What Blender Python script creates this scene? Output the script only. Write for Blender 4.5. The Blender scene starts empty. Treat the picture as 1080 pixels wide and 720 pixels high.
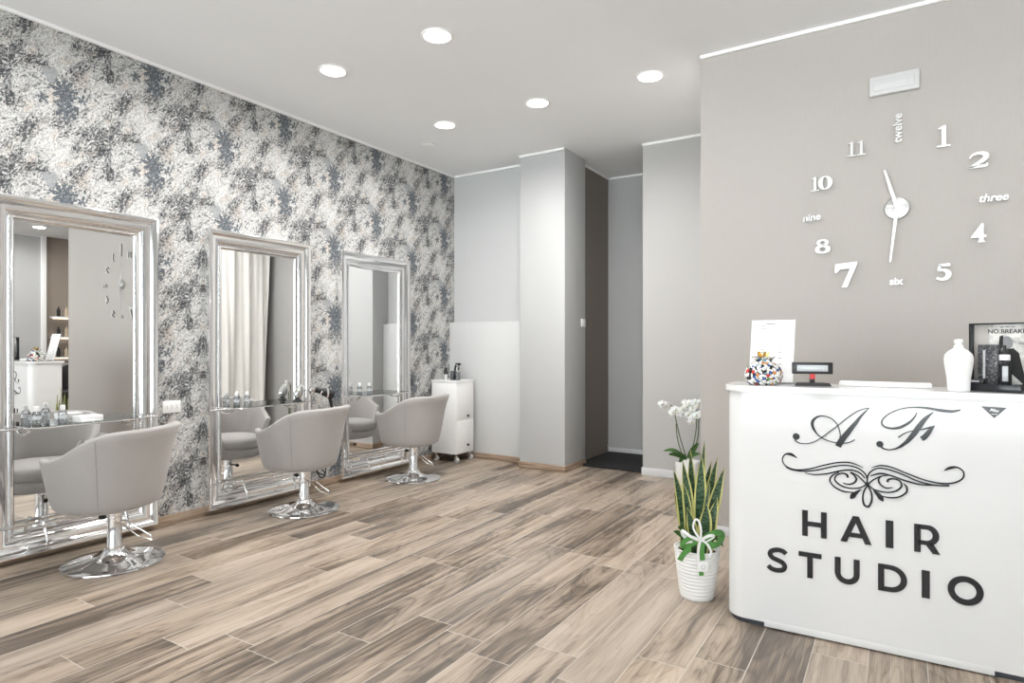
import bpy, bmesh, math, random
from mathutils import Vector, Matrix
random.seed(7)
C = bpy.context.scene.collection
PI = math.pi
# ---------------------------------------------------------------- camera model (1080 x 720)
FPX, CH, YH = 654.0, 1.25, 363.0
ANG = math.atan(408/654)
FW = (-math.sin(ANG), math.cos(ANG)); RT = (math.cos(ANG), math.sin(ANG))
CEIL = 3.165
WX = -4.31          # papered wall
# ---------------------------------------------------------------- material helpers
class NT:
    def __init__(s, name):
        s.m = bpy.data.materials.new(name); s.m.use_nodes = True
        s.t = s.m.node_tree; s.n = s.t.nodes; s.l = s.t.links
        s.b = s.n['Principled BSDF']
    def lk(s, v, inp):
        if isinstance(v, (int, float)): inp.default_value = v
        elif isinstance(v, tuple): inp.default_value = v if len(v) == len(inp.default_value) else tuple(v)+(1,)
        else: s.l.new(v, inp)
    def ma(s, op, a, b=0.0, c=None, clamp=False):
        n = s.n.new('ShaderNodeMath'); n.operation = op; n.use_clamp = clamp
        s.lk(a, n.inputs[0]); s.lk(b, n.inputs[1])
        if c is not None: s.lk(c, n.inputs[2])
        return n.outputs[0]
    def pos(s, kind='Object'):
        n = s.n.new('ShaderNodeTexCoord'); sp = s.n.new('ShaderNodeSeparateXYZ')
        s.l.new(n.outputs[kind], sp.inputs[0]); return n.outputs[kind], sp.outputs
    def wpos(s):
        n = s.n.new('ShaderNodeNewGeometry'); sp = s.n.new('ShaderNodeSeparateXYZ')
        s.l.new(n.outputs['Position'], sp.inputs[0]); return n.outputs['Position'], sp.outputs
    def xyz(s, x, y, z):
        n = s.n.new('ShaderNodeCombineXYZ')
        for i, v in enumerate((x, y, z)): s.lk(v, n.inputs[i])
        return n.outputs[0]
    def noise(s, vec, scale=5, detail=2, rough=.5, dist=0, w=None):
        n = s.n.new('ShaderNodeTexNoise')
        if w is not None: n.noise_dimensions = '4D'; s.lk(w, n.inputs['W'])
        s.lk(vec, n.inputs['Vector'])
        n.inputs['Scale'].default_value = scale; n.inputs['Detail'].default_value = detail
        n.inputs['Roughness'].default_value = rough; n.inputs['Distortion'].default_value = dist
        return n.outputs[0]
    def voro(s, vec, scale=5, feature='F1', w=None, rnd=1.0):
        n = s.n.new('ShaderNodeTexVoronoi'); n.feature = feature
        if w is not None: n.voronoi_dimensions = '4D'; s.lk(w, n.inputs['W'])
        s.lk(vec, n.inputs['Vector']); n.inputs['Scale'].default_value = scale
        n.inputs['Randomness'].default_value = rnd
        return n.outputs
    def ramp(s, f, stops, interp='LINEAR'):
        n = s.n.new('ShaderNodeValToRGB'); n.color_ramp.interpolation = interp
        e = n.color_ramp.elements
        while len(e) < len(stops): e.new(.5)
        for i, (p, c) in enumerate(stops):
            e[i].position = p; e[i].color = tuple(c)+(1,) if len(c) == 3 else c
        s.lk(f, n.inputs[0]); return n.outputs[0]
    def mix(s, f, a, b, mode='MIX'):
        n = s.n.new('ShaderNodeMix'); n.data_type = 'RGBA'; n.blend_type = mode
        s.lk(f, n.inputs[0]); s.lk(a, n.inputs[6]); s.lk(b, n.inputs[7]); return n.outputs[2]
    def bump(s, h, strength=.2, dist=.01):
        n = s.n.new('ShaderNodeBump'); n.inputs['Strength'].default_value = strength
        n.inputs['Distance'].default_value = dist; s.lk(h, n.inputs['Height'])
        s.l.new(n.outputs[0], s.b.inputs['Normal'])
    def set(s, col=None, rough=None, metal=None, **k):
        if col is not None: s.lk(col, s.b.inputs['Base Color'])
        if rough is not None: s.lk(rough, s.b.inputs['Roughness'])
        if metal is not None: s.lk(metal, s.b.inputs['Metallic'])
        for a, v in k.items(): s.lk(v, s.b.inputs[a.replace('_', ' ')])
        return s.m

def plain(name, col, rough=.5, metal=0.0, var=.04, scale=6, bump=0, **k):
    """solid paint / plastic / metal with a faint procedural mottling"""
    t = NT(name); p, _ = t.pos()
    n = t.noise(p, scale, 3)
    f = t.ma('MULTIPLY_ADD', n, 2*var, 1-var)
    c = t.mix(1.0, tuple(col), t.xyz(f, f, f), 'MULTIPLY')
    if bump: t.bump(t.noise(p, bump, 4), .15, .002)
    return t.set(c, rough, metal, **k)

def wall_mat(name, col, bump=.08, rough=.75):
    t = NT(name); p, o = t.wpos()
    n = t.noise(p, 60, 4, .6); n2 = t.noise(p, 1.2, 2)
    weave = t.noise(t.xyz(t.ma('MULTIPLY', o[0], 30), t.ma('MULTIPLY', o[1], 30), t.ma('MULTIPLY', o[2], 4)), 6, 2)
    f = t.ma('ADD', t.ma('MULTIPLY_ADD', n2, .05, .95), t.ma('MULTIPLY', t.ma('SUBTRACT', weave, .5), .07))
    c = t.mix(1.0, tuple(col), t.xyz(f, f, f), 'MULTIPLY')
    t.bump(t.ma('ADD', n, weave), bump, .002)
    return t.set(c, rough)

M = {}
M['ceiling'] = wall_mat('ceiling_paint', (.865, .87, .875), .03)
M['white_wall'] = wall_mat('white_wall_paint', (.535, .54, .54), .05, .6)
M['panel'] = wall_mat('white_panel_paint', (.61, .613, .61), .03, .45)
M['greige'] = wall_mat('greige_wallcovering', (.465, .436, .41), .12)
M['greige_light'] = wall_mat('light_greige_wallcovering', (.45, .442, .432), .12)
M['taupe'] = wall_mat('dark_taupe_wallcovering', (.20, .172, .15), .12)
M['taupe_wash'] = wall_mat('wash_area_taupe_paint', (.32, .27, .23), .1)
M['grey_wall'] = wall_mat('grey_wallcovering', (.44, .44, .435), .12)
M['trim'] = plain('white_trim', (.94, .94, .935), .4)
M['skirt_white'] = plain('pale_skirting', (.62, .62, .63), .4)
M['chrome'] = plain('polished_chrome', (.93, .93, .94), .07, 1.0, .02)
M['frame'] = plain('mirror_frame_chrome', (.90, .90, .905), .10, 1.0, .02)
M['mirror'] = plain('silvered_mirror', (.93, .935, .93), .0, 1.0, .0)
M['white'] = plain('white_gloss_laminate', (.74, .74, .74), .12, 0, .01)
M['white_satin'] = plain('white_satin', (.84, .84, .83), .35, 0, .02)
M['black'] = plain('black_satin_plastic', (.012, .012, .013), .35)
M['black_gloss'] = plain('black_acrylic', (.014, .015, .018), .16)
M['rubber'] = plain('black_rubber', (.02, .02, .02), .7)
M['silver'] = plain('silver_mirror_plastic', (.72, .72, .71), .3, .45)
M['hub_silver'] = plain('brushed_silver_hub', (.50, .50, .49), .3, .6)
M['edge_grey'] = plain('shaded_cut_edge', (.12, .115, .11), .4)  # dark acrylic sides, with the standoff shadow put into their colour
M['lamp_plastic'] = plain('white_lamp_plastic', (.62, .62, .615), .35)
M['pillar'] = wall_mat('pillar_paint', (.49, .493, .492), .03, .45)
M['silver_metal'] = plain('polished_silver', (.62, .63, .62), .12, .95)
M['steel_dark'] = plain('dark_plinth', (.06, .065, .08), .4, .3)
M['soil'] = plain('potting_soil', (.04, .025, .015), .9, 0, .3, 80, 90)
M['petal'] = plain('white_petal', (.9, .9, .87), .5, 0, .04, 30, 0, Subsurface_Weight=.15)
M['petal_core'] = plain('yellow_petal_core', (.5, .36, .08), .5)
M['stem'] = plain('green_stem', (.06, .10, .03), .5)
M['orchid_leaf'] = plain('orchid_leaf', (.045, .12, .025), .35, 0, .25, 12)
M['ribbon'] = plain('white_satin_ribbon', (.86, .86, .86), .35)
M['ribbon_green'] = plain('green_satin_ribbon', (.10, .30, .07), .35, 0, .25, 20)
M['screen'] = plain('pale_lcd', (.50, .52, .53), .15)
M['red'] = plain('red_label', (.55, .03, .03), .4)
M['paper'] = plain('white_paper', (.86, .86, .86), .5)
M['ink'] = plain('grey_print', (.25, .25, .26), .6)
M['gold'] = plain('gold_glaze', (.62, .42, .12), .25, .8)
M['curtain'] = plain('cream_curtain_cloth', (.84, .83, .80), .8, 0, .04, 9, 200)
M['shadow_gap'] = plain('dark_plaster', (.06, .06, .06), .8)
M['leather_black'] = plain('black_leatherette', (.015, .015, .016), .3, 0, .2, 30, 60)
M['basin'] = plain('white_ceramic', (.82, .82, .81), .08)
M['mat'] = plain('black_doormat_pile', (.012, .012, .013), .85, 0, .5, 120, 160)
M['window_frame'] = plain('white_window_frame', (.75, .75, .75), .35)
M['amber'] = plain('tan_product', (.55, .45, .33), .4)
M['outside'] = wall_mat('pale_pavement', (.6, .6, .58), .1)

def emis(name, col, st):
    t = NT(name); return t.set((0, 0, 0), .5, 0, Emission_Color=tuple(col)+(1,), Emission_Strength=st)
M['lamp'] = emis('lit_led_diffuser', (1, .985, .96), 9)
M['led'] = emis('lit_shelf_strip', (1, .88, .72), 3)

def glass(name, tint=(.97, .985, .98), rough=.02, ior=1.45, refl=.08):
    m = bpy.data.materials.new(name); m.use_nodes = True; t = m.node_tree; t.nodes.clear()
    o = t.nodes.new('ShaderNodeOutputMaterial'); mx = t.nodes.new('ShaderNodeMixShader')
    tr = t.nodes.new('ShaderNodeBsdfTransparent'); tr.inputs[0].default_value = tint+(1,)
    g = t.nodes.new('ShaderNodeBsdfGlossy'); g.inputs['Roughness'].default_value = rough
    lw = t.nodes.new('ShaderNodeLayerWeight'); lw.inputs[0].default_value = .35
    ma = t.nodes.new('ShaderNodeMath'); ma.operation = 'MULTIPLY_ADD'; ma.inputs[1].default_value = .6; ma.inputs[2].default_value = refl
    t.links.new(lw.outputs['Fresnel'], ma.inputs[0]); t.links.new(ma.outputs[0], mx.inputs[0])
    t.links.new(tr.outputs[0], mx.inputs[1]); t.links.new(g.outputs[0], mx.inputs[2]); t.links.new(mx.outputs[0], o.inputs[0])
    return m
M['glass'] = glass('clear_glass')
M['shelf_glass'] = glass('greenish_shelf_glass', (.80, .84, .82), .02, 1.45, .22)
M['bottle_clear'] = glass('clear_plastic', (.86, .88, .90), .1, 1.45, .12)

# fabric
def fabric():
    t = NT('greige_woven_upholstery'); p, o = t.pos()
    n = t.noise(p, 220, 3, .6); n2 = t.noise(p, 5, 3)
    f = t.ma('ADD', t.ma('MULTIPLY_ADD', n, .22, .82), t.ma('MULTIPLY', n2, .12))
    c = t.mix(1.0, (.395, .375, .36), t.xyz(f, f, f), 'MULTIPLY')
    t.bump(n, .25, .003)
    return t.set(c, .85, 0, Sheen_Weight=.25)
M['fabric'] = fabric()
def fabric_piping():
    t = NT('pale_upholstery_seam'); p, o = t.pos()
    f = t.ma('MULTIPLY_ADD', t.noise(p, 300, 2), .2, .9)
    return t.set(t.mix(1.0, (.33, .315, .30), t.xyz(f, f, f), 'MULTIPLY'), .8)
M['seam'] = fabric_piping()

# ---- floor: wood-look porcelain planks 0.197 x 1.2 m, running along Y
def floor_mat():
    t = NT('wood_look_plank_tiles'); p, o = t.wpos()
    X = t.ma('DIVIDE', t.ma('ADD', o[0], 1.285), .197)
    row = t.ma('FLOOR', X); fx = t.ma('SUBTRACT', X, row)
    wn = t.n.new('ShaderNodeTexWhiteNoise'); wn.noise_dimensions = '1D'; t.lk(row, wn.inputs['W'])
    Y = t.ma('ADD', t.ma('DIVIDE', t.ma('SUBTRACT', o[1], 2.24), 1.2), t.ma('MULTIPLY', wn.outputs[0], t.ma('SIGN', t.ma('ABSOLUTE', row))))
    cy = t.ma('FLOOR', Y); fy = t.ma('SUBTRACT', Y, cy)
    wid = t.n.new('ShaderNodeTexWhiteNoise'); wid.noise_dimensions = '2D'; t.lk(t.xyz(row, cy, 0), wid.inputs['Vector'])
    sp = t.n.new('ShaderNodeSeparateColor'); t.l.new(wid.outputs['Color'], sp.inputs[0])
    r1, r2, r3 = sp.outputs
    gx = t.ma('MULTIPLY', t.ma('MINIMUM', fx, t.ma('SUBTRACT', 1.0, fx)), .197)
    gy = t.ma('MULTIPLY', t.ma('MINIMUM', fy, t.ma('SUBTRACT', 1.0, fy)), 1.2)
    g = t.ma('LESS_THAN', t.ma('MINIMUM', gx, gy), .0016)
    ox = t.ma('MULTIPLY', r1, 40); oy = t.ma('MULTIPLY', r2, 40)
    # warped coordinate for cathedral grain
    big = t.noise(t.xyz(t.ma('ADD', t.ma('MULTIPLY', o[0], 5.5), ox), t.ma('ADD', t.ma('MULTIPLY', o[1], .9), oy), r3), 1.0, 3, .45, .6)
    rings = t.ma('SUBTRACT', 1.0, t.ma('POWER', t.ma('ABSOLUTE', t.ma('SINE', t.ma('MULTIPLY', big, 48))), .45))
    streak = t.noise(t.xyz(t.ma('ADD', t.ma('MULTIPLY', o[0], 26), ox), t.ma('ADD', t.ma('MULTIPLY', o[1], 1.1), oy), 3.0), 1.0, 4, .6, .4)
    fine = t.noise(t.xyz(t.ma('MULTIPLY', o[0], 240), t.ma('ADD', t.ma('MULTIPLY', o[1], 6), oy), 9.0), 1.0, 3, .6)
    kn = t.voro(t.xyz(t.ma('ADD', t.ma('MULTIPLY', o[0], 4.2), ox), t.ma('ADD', t.ma('MULTIPLY', o[1], 1.5), oy), 0.0), 1.0)[0]
    knot = t.ma('SUBTRACT', 1.0, t.ma('DIVIDE', kn, .11), clamp=True)
    v = t.ma('MULTIPLY', big, .62)
    v = t.ma('ADD', v, t.ma('MULTIPLY', streak, .62))
    v = t.ma('SUBTRACT', v, t.ma('MULTIPLY', rings, .10))
    v = t.ma('ADD', v, t.ma('MULTIPLY', t.ma('SUBTRACT', fine, .5), .34))
    v = t.ma('ADD', v, t.ma('MULTIPLY', t.ma('SUBTRACT', r3, .5), .16))
    v = t.ma('SUBTRACT', v, t.ma('MULTIPLY', knot, .22))
    c = t.ramp(v, [(.41, (.075, .054, .038)), (.50, (.150, .112, .080)), (.57, (.26, .202, .15)), (.66, (.37, .294, .223)), (.84, (.51, .42, .335))])
    c = t.mix(t.ma('MULTIPLY', r1, .22), c, (.27, .26, .25))
    c = t.mix(t.ma('MULTIPLY', g, .8), c, (.56, .52, .47))
    t.bump(t.ma('SUBTRACT', t.ma('MULTIPLY', streak, .25), g), .18, .002)
    return t.set(c, t.ma('MULTIPLY_ADD', streak, .15, .27), 0, Specular_IOR_Level=.5)
M['floor'] = floor_mat()

def skirt_wood():
    t = NT('wood_look_skirting'); p, o = t.wpos()
    a = t.ma('ADD', o[0], o[1])
    n = t.noise(t.xyz(t.ma('MULTIPLY', a, 3), 0.0, t.ma('MULTIPLY', o[2], 50)), 1.0, 4, .6, .5)
    c = t.ramp(n, [(.3, (.17, .11, .07)), (.5, (.33, .24, .17)), (.7, (.45, .36, .28))])
    return t.set(c, .4)
M['skirt_wood'] = skirt_wood()

# ---- floral wallpaper, 0.53 m rolls with a 0.63 m half-drop repeat
def paper_mat():
    t = NT('floral_wallpaper'); p, o = t.wpos()
    y, z = o[1], o[2]
    PW, PH = .53, .63
    u = t.ma('DIVIDE', t.ma('SUBTRACT', y, 1.76), PW)
    v = t.ma('SUBTRACT', t.ma('DIVIDE', t.ma('SUBTRACT', z, 2.735), PH), t.ma('MULTIPLY', u, .5))
    U = t.ma('MULTIPLY', u, 2*PI); V = t.ma('MULTIPLY', v, 2*PI)
    R1, R2 = PW/2/PI, PH/2/PI
    vec = t.xyz(t.ma('MULTIPLY', t.ma('COSINE', U), R1), t.ma('MULTIPLY', t.ma('SINE', U), R1), t.ma('MULTIPLY', t.ma('COSINE', V), R2))
    w = t.ma('MULTIPLY', t.ma('SINE', V), R2)
    k = t.ma('ROUND', u); dx = t.ma('MULTIPLY', t.ma('SUBTRACT', u, k), PW)
    z0 = t.ma('SUBTRACT', t.ma('DIVIDE', t.ma('SUBTRACT', z, 2.735), PH), t.ma('MULTIPLY', k, .5))
    dz = t.ma('MULTIPLY', t.ma('SUBTRACT', z0, t.ma('ROUND', z0)), PH)
    warp = t.noise(vec, 28, 3, .6, .3, w)
    warp2 = t.noise(vec, 33, 3, .6, .8, t.ma('ADD', w, 3.3))
    wx = t.ma('MULTIPLY', t.ma('SUBTRACT', warp, .5), .085); wz = t.ma('MULTIPLY', t.ma('SUBTRACT', warp2, .5), .085)
    def blob(cx, cz, sx, sz, pw=1.0):
        a = t.ma('DIVIDE', t.ma('SUBTRACT', t.ma('ADD', dx, wx), cx), sx)
        b = t.ma('DIVIDE', t.ma('SUBTRACT', t.ma('ADD', dz, wz), cz), sz)
        r2 = t.ma('ADD', t.ma('MULTIPLY', a, a), t.ma('MULTIPLY', b, b))
        return t.ma('EXPONENT', t.ma('MULTIPLY', r2, -pw))
    big = t.noise(vec, 7, 2, .5, .6, w)
    leaf = t.noise(vec, 26, 6, .62, 3.0, w)
    det = t.noise(vec, 75, 4, .65, 1.5, t.ma('ADD', w, 7.7))
    vo = t.voro(t.xyz(t.ma('ADD', dx, wx), t.ma('ADD', dz, wz), 0.0), 26, 'DISTANCE_TO_EDGE')[0]
    val = t.ma('MULTIPLY', big, .55)
    val = t.ma('ADD', val, t.ma('MULTIPLY', leaf, 1.05))
    val = t.ma('ADD', val, t.ma('MULTIPLY', det, .30))
    val = t.ma('SUBTRACT', val, .478)
    val = t.ma('ADD', val, t.ma('MULTIPLY', blob(-.06, .29, .085, .11), .15))
    val = t.ma('ADD', val, t.ma('MULTIPLY', blob(-.06, -.30, .085, .11), .15))
    val = t.ma('ADD', val, t.ma('MULTIPLY', blob(.17, .02, .08, .12), .08))
    val = t.ma('ADD', val, t.ma('MULTIPLY', blob(-.18, .04, .07, .10), .04))
    val = t.ma('SUBTRACT', val, t.ma('MULTIPLY', blob(.20, -.22, .05, .11), .07))
    val = t.ma('SUBTRACT', val, t.ma('MULTIPLY', blob(.02, .17, .07, .05), .06))
    c = t.ramp(val, [(.355, (.035, .042, .05)), (.37, (.10, .108, .118)), (.405, (.12, .125, .13)), (.418, (.25, .25, .25)), (.445, (.28, .278, .272)), (.458, (.43, .428, .42)), (.485, (.47, .468, .458)), (.500, (.62, .62, .605)), (.58, (.68, .68, .665))])
    l3 = t.noise(vec, 48, 5, .6, 2.6, t.ma('ADD', w, 5.1))
    sh3 = t.ramp(l3, [(.395, (.42, .42, .43)), (.42, (.60, .60, .605)), (.46, (.66, .66, .66)), (.475, (.88, .88, .875)), (.53, (.93, .93, .925)), (.545, (1.07, 1.07, 1.06))])
    c = t.mix(1.0, c, sh3, 'MULTIPLY')
    wl = t.ma('MULTIPLY', t.ma('SUBTRACT', l3, .585), 60, clamp=True)
    c = t.mix(t.ma('MULTIPLY', wl, .85), c, (.70, .70, .685))
    # beige tint in places
    bt = t.ma('MULTIPLY', t.ma('SUBTRACT', t.noise(vec, 11, 2, .5, .5, t.ma('ADD', w, 1.7)), .52, clamp=True), 5.0, clamp=True)
    c = t.mix(t.ma('MULTIPLY', bt, .55), c, t.mix(1.0, c, (.98, .82, .70), 'MULTIPLY'))
    # slate blue palmate leaves
    def palm(cx, cz, r0, amp, lobes, ph, ex=1.0):
        a = t.ma('SUBTRACT', dx, cx); b = t.ma('DIVIDE', t.ma('SUBTRACT', dz, cz), ex)
        a = t.ma('ADD', a, t.ma('MULTIPLY', wx, .45)); b = t.ma('ADD', b, t.ma('MULTIPLY', wz, .45))
        r = t.ma('SQRT', t.ma('ADD', t.ma('MULTIPLY', a, a), t.ma('MULTIPLY', b, b)))
        th = t.ma('ARCTAN2', b, a)
        s = t.ma('ABSOLUTE', t.ma('SINE', t.ma('ADD', t.ma('MULTIPLY', th, lobes/2), ph)))
        lim = t.ma('MULTIPLY_ADD', s, amp, r0)
        return t.ma('MULTIPLY', t.ma('SUBTRACT', lim, r), 160, clamp=True)
    p1 = palm(0, .055, .028, .055, 9, .3); p2 = palm(.012, -.045, .030, .045, 7, .9, 1.25); p3 = palm(-.115, -.02, .006, .034, 5, .2)
    p4 = palm(.10, .03, .004, .032, 5, 1.0)
    pm = t.ma('MAXIMUM', t.ma('MAXIMUM', p1, p2), t.ma('MAXIMUM', p3, p4))
    keep = t.ma('MULTIPLY', t.ma('SUBTRACT', .68, leaf), 14, clamp=True)
    slate = t.mix(t.ma('MULTIPLY_ADD', det, 1.6, -.4, clamp=True), (.04, .052, .066), (.13, .155, .18))
    c = t.mix(t.ma('MULTIPLY', pm, t.ma('MULTIPLY', keep, t.ma('MULTIPLY', t.ma('SUBTRACT', .60, l3), 40, clamp=True))), c, slate)
    p5 = palm(-.075, .135, .028, .022, 3, .5, 1.2)
    c = t.mix(t.ma('MULTIPLY', p5, .85), c, (.33, .345, .355))
    # fine dark stems
    ed = t.ma('LESS_THAN', vo, .010)
    c = t.mix(t.ma('MULTIPLY', ed, .55), c, (.16, .16, .165))
    c = t.mix(1.0, c, (.93, .93, .935), 'MULTIPLY')
    return t.set(c, .6)
M['wallpaper'] = paper_mat()

def mosaic():
    t = NT('multicolour_glazed_mosaic'); p, o = t.pos()
    v = t.voro(p, 75); e = t.voro(p, 75, 'DISTANCE_TO_EDGE')[0]
    sp = t.n.new('ShaderNodeSeparateColor'); t.l.new(v[1], sp.inputs[0])
    c = t.ramp(sp.outputs[0], [(0, (.85, .84, .80)), (.30, (.05, .10, .28)), (.35, (.75, .75, .72)), (.50, (.6, .24, .06)), (.57, (.02, .02, .02)), (.72, (.85, .85, .82)), (.86, (.55, .04, .03)), (.91, (.25, .45, .55)), (.96, (.10, .25, .08))], 'CONSTANT')
    c = t.mix(t.ma('LESS_THAN', e, .05), c, (.02, .02, .02))
    return t.set(c, .12)
M['mosaic'] = mosaic()

def snake():
    t = NT('snake_plant_leaf'); uv = t.n.new('ShaderNodeUVMap'); sp = t.n.new('ShaderNodeSeparateXYZ'); t.l.new(uv.outputs[0], sp.inputs[0])
    u, v = sp.outputs[0], sp.outputs[1]
    n = t.noise(t.xyz(t.ma('MULTIPLY', u, 1.2), t.ma('MULTIPLY', v, 26), 0.0), 1.3, 4, .6, .9)
    g = t.ramp(n, [(.36, (.010, .028, .014)), (.5, (.03, .075, .035)), (.66, (.12, .19, .11))])
    edge = t.ma('SUBTRACT', t.ma('ABSOLUTE', t.ma('SUBTRACT', u, .5)), t.ma('MULTIPLY_ADD', n, .08, .29))
    c = t.mix(t.ma('MULTIPLY', edge, 30, clamp=True), g, (.58, .56, .20))
    return t.set(c, .32)
M['snake'] = snake()

def poster():
    t = NT('grey_photographic_poster'); p, o = t.pos()
    n = t.noise(p, 14, 5, .6, .8)
    c = t.ramp(n, [(.33, (.16, .16, .16)), (.42, (.55, .54, .52)), (.56, (.74, .73, .70))])
    return t.set(c, .3)
M['poster'] = poster()
def speck():
    t = NT('black_speckled_carton'); p, o = t.pos()
    n = t.noise(p, 160, 4, .7)
    return t.set(t.ramp(n, [(.45, (.02, .02, .022)), (.6, (.10, .10, .11)), (.68, (.45, .45, .45))]), .3)
M['speck'] = speck()

# ---------------------------------------------------------------- mesh helpers
def finish(name, bm, mat, parent=None, smooth=35, loc=None):
    bmesh.ops.recalc_face_normals(bm, faces=bm.faces[:])
    me = bpy.data.meshes.new(name); bm.to_mesh(me); bm.free()
    for pl in me.polygons: pl.use_smooth = True
    try: me.set_sharp_from_angle(angle=math.radians(smooth))
    except Exception: pass
    me.materials.append(M[mat] if isinstance(mat, str) else mat)
    o = bpy.data.objects.new(name, me); C.objects.link(o)
    if parent: o.parent = parent
    if loc: o.location = loc
    return o
def NB(): return bmesh.new()
def box(bm, x0, x1, y0, y1, z0, z1, bev=0, seg=2):
    r = bmesh.ops.create_cube(bm, size=1)
    vs = r['verts']
    for v in vs:
        v.co = Vector(((x0+x1)/2+v.co.x*(x1-x0), (y0+y1)/2+v.co.y*(y1-y0), (z0+z1)/2+v.co.z*(z1-z0)))
    if bev:
        es = {e for v in vs for e in v.link_edges}
        bmesh.ops.bevel(bm, geom=list(es), offset=bev, segments=seg, affect='EDGES', profile=.5)
    return bm
def lathe(bm, prof, seg=40, c=(0, 0, 0), axis='z', cap=True):
    rings = []
    for (r, z) in prof:
        ring = []
        for i in range(seg):
            a = 2*PI*i/seg
            if axis == 'z': co = (c[0]+r*math.cos(a), c[1]+r*math.sin(a), c[2]+z)
            elif axis == 'y': co = (c[0]+r*math.cos(a), c[1]+z, c[2]+r*math.sin(a))
            else: co = (c[0]+z, c[1]+r*math.cos(a), c[2]+r*math.sin(a))
            ring.append(bm.verts.new(co))
        rings.append(ring)
    for a, b in zip(rings, rings[1:]):
        for i in range(seg):
            j = (i+1) % seg; bm.faces.new((a[i], a[j], b[j], b[i]))
    if cap:
        for ring in (rings[0], rings[-1]):
            try: bm.faces.new(ring)
            except Exception: pass
    return bm
def tube(bm, pts, r, seg=10, closed=False, rs=None):
    pts = [Vector(p) for p in pts]; n = len(pts); rings = []
    up = None
    for i, p in enumerate(pts):
        if closed: t = (pts[(i+1) % n]-pts[i-1]).normalized()
        else: t = (pts[min(i+1, n-1)]-pts[max(i-1, 0)]).normalized()
        if up is None:
            up = Vector((0, 0, 1)) if abs(t.z) < .9 else Vector((1, 0, 0))
        s = t.cross(up)
        if s.length < 1e-5: s = t.orthogonal()
        s.normalize(); up = s.cross(t).normalized()
        rr = rs[i] if rs else r
        rings.append([bm.verts.new(p+(s*math.cos(2*PI*k/seg)+up*math.sin(2*PI*k/seg))*rr) for k in range(seg)])
    m = n if closed else n-1
    for i in range(m):
        a, b = rings[i], rings[(i+1) % n]
        for k in range(seg):
            j = (k+1) % seg; bm.faces.new((a[k], a[j], b[j], b[k]))
    if not closed:
        bm.faces.new(rings[0]); bm.faces.new(rings[-1])
    return bm
def prism(bm, poly, f, d):
    """poly 2d -> f(u,v,depth)"""
    a = [bm.verts.new(f(u, v, 0)) for u, v in poly]; b = [bm.verts.new(f(u, v, d)) for u, v in poly]
    n = len(poly)
    bm.faces.new(a); bm.faces.new(b[::-1])
    for i in range(n): bm.faces.new((a[i], a[(i+1) % n], b[(i+1) % n], b[i]))
    return bm
def catmull(pts, k=8):
    out = []; n = len(pts); L = len(pts[0])
    for i in range(n-1):
        p0, p1, p2, p3 = pts[max(i-1, 0)], pts[i], pts[i+1], pts[min(i+2, n-1)]
        for j in range(k):
            t = j/k
            out.append(tuple(.5*((2*p1[c])+(-p0[c]+p2[c])*t+(2*p0[c]-5*p1[c]+4*p2[c]-p3[c])*t*t+(-p0[c]+3*p1[c]-3*p2[c]+p3[c])*t**3) for c in range(L)))
    out.append(tuple(pts[-1])); return out
def ribbon(bm, pts, f, d, closed=False):
    """pts (u,v,width) dense; extruded strip"""
    n = len(pts); L = []; Rr = []
    for i, (u, v, w) in enumerate(pts):
        if closed: a, b = pts[i-1], pts[(i+1) % n]
        else: a, b = pts[max(i-1, 0)], pts[min(i+1, n-1)]
        tx, ty = b[0]-a[0], b[1]-a[1]; l = math.hypot(tx, ty) or 1
        nx, ny = -ty/l*w/2, tx/l*w/2
        L.append((u+nx, v+ny)); Rr.append((u-nx, v-ny))
    lv = [[bm.verts.new(f(*p, q)) for p in L] for q in (0, d)]
    rv = [[bm.verts.new(f(*p, q)) for p in Rr] for q in (0, d)]
    m = n if closed else n-1
    for i in range(m):
        j = (i+1) % n
        bm.faces.new((lv[1][i], lv[1][j], rv[1][j], rv[1][i]))
        bm.faces.new((lv[0][i], rv[0][i], rv[0][j], lv[0][j]))
        bm.faces.new((lv[0][i], lv[0][j], lv[1][j], lv[1][i]))
        bm.faces.new((rv[0][i], rv[1][i], rv[1][j], rv[0][j]))
    if not closed:
        for i in (0, n-1): bm.faces.new((lv[0][i], lv[1][i], rv[1][i], rv[0][i]))
    return bm
def text_bm(s, size, depth, offset=0, shear=0, align='CENTER', spacing=1.0):
    cu = bpy.data.curves.new('t', 'FONT'); cu.body = s; cu.size = size; cu.extrude = depth/2; cu.offset = offset
    cu.shear = shear; cu.align_x = align; cu.align_y = 'CENTER'; cu.space_character = spacing; cu.resolution_u = 5
    ob = bpy.data.objects.new('t', cu); C.objects.link(ob)
    dg = bpy.context.evaluated_depsgraph_get(); me = bpy.data.meshes.new_from_object(ob.evaluated_get(dg))
    bm = bmesh.new(); bm.from_mesh(me)
    bpy.data.objects.remove(ob); bpy.data.curves.remove(cu); bpy.data.meshes.remove(me)
    return bm
def xf(bm, m):
    bmesh.ops.transform(bm, matrix=m, verts=bm.verts[:]); return bm
def tag(o, label, cat, group=None, kind=None):
    o['label'] = label; o['category'] = cat
    if group: o['group'] = group
    if kind: o['kind'] = kind
    return o
def thing(name, label, cat, loc=(0, 0, 0), rz=0, group=None):
    o = bpy.data.objects.new(name, None); C.objects.link(o); o.empty_display_size = .1
    o.location = loc; o.rotation_euler = (0, 0, rz); return tag(o, label, cat, group)
def struct(name, bm, mat, label=None, parent=None, smooth=35):
    o = finish(name, bm, mat, parent, smooth)
    if not parent: o['kind'] = 'structure'
    if label: o['label'] = label
    return o
def dup(o, parent=None):
    c = o.copy(); C.objects.link(c)
    if parent: c.parent = parent
    for ch in list(o.children): dup(ch, c)
    return c

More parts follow.
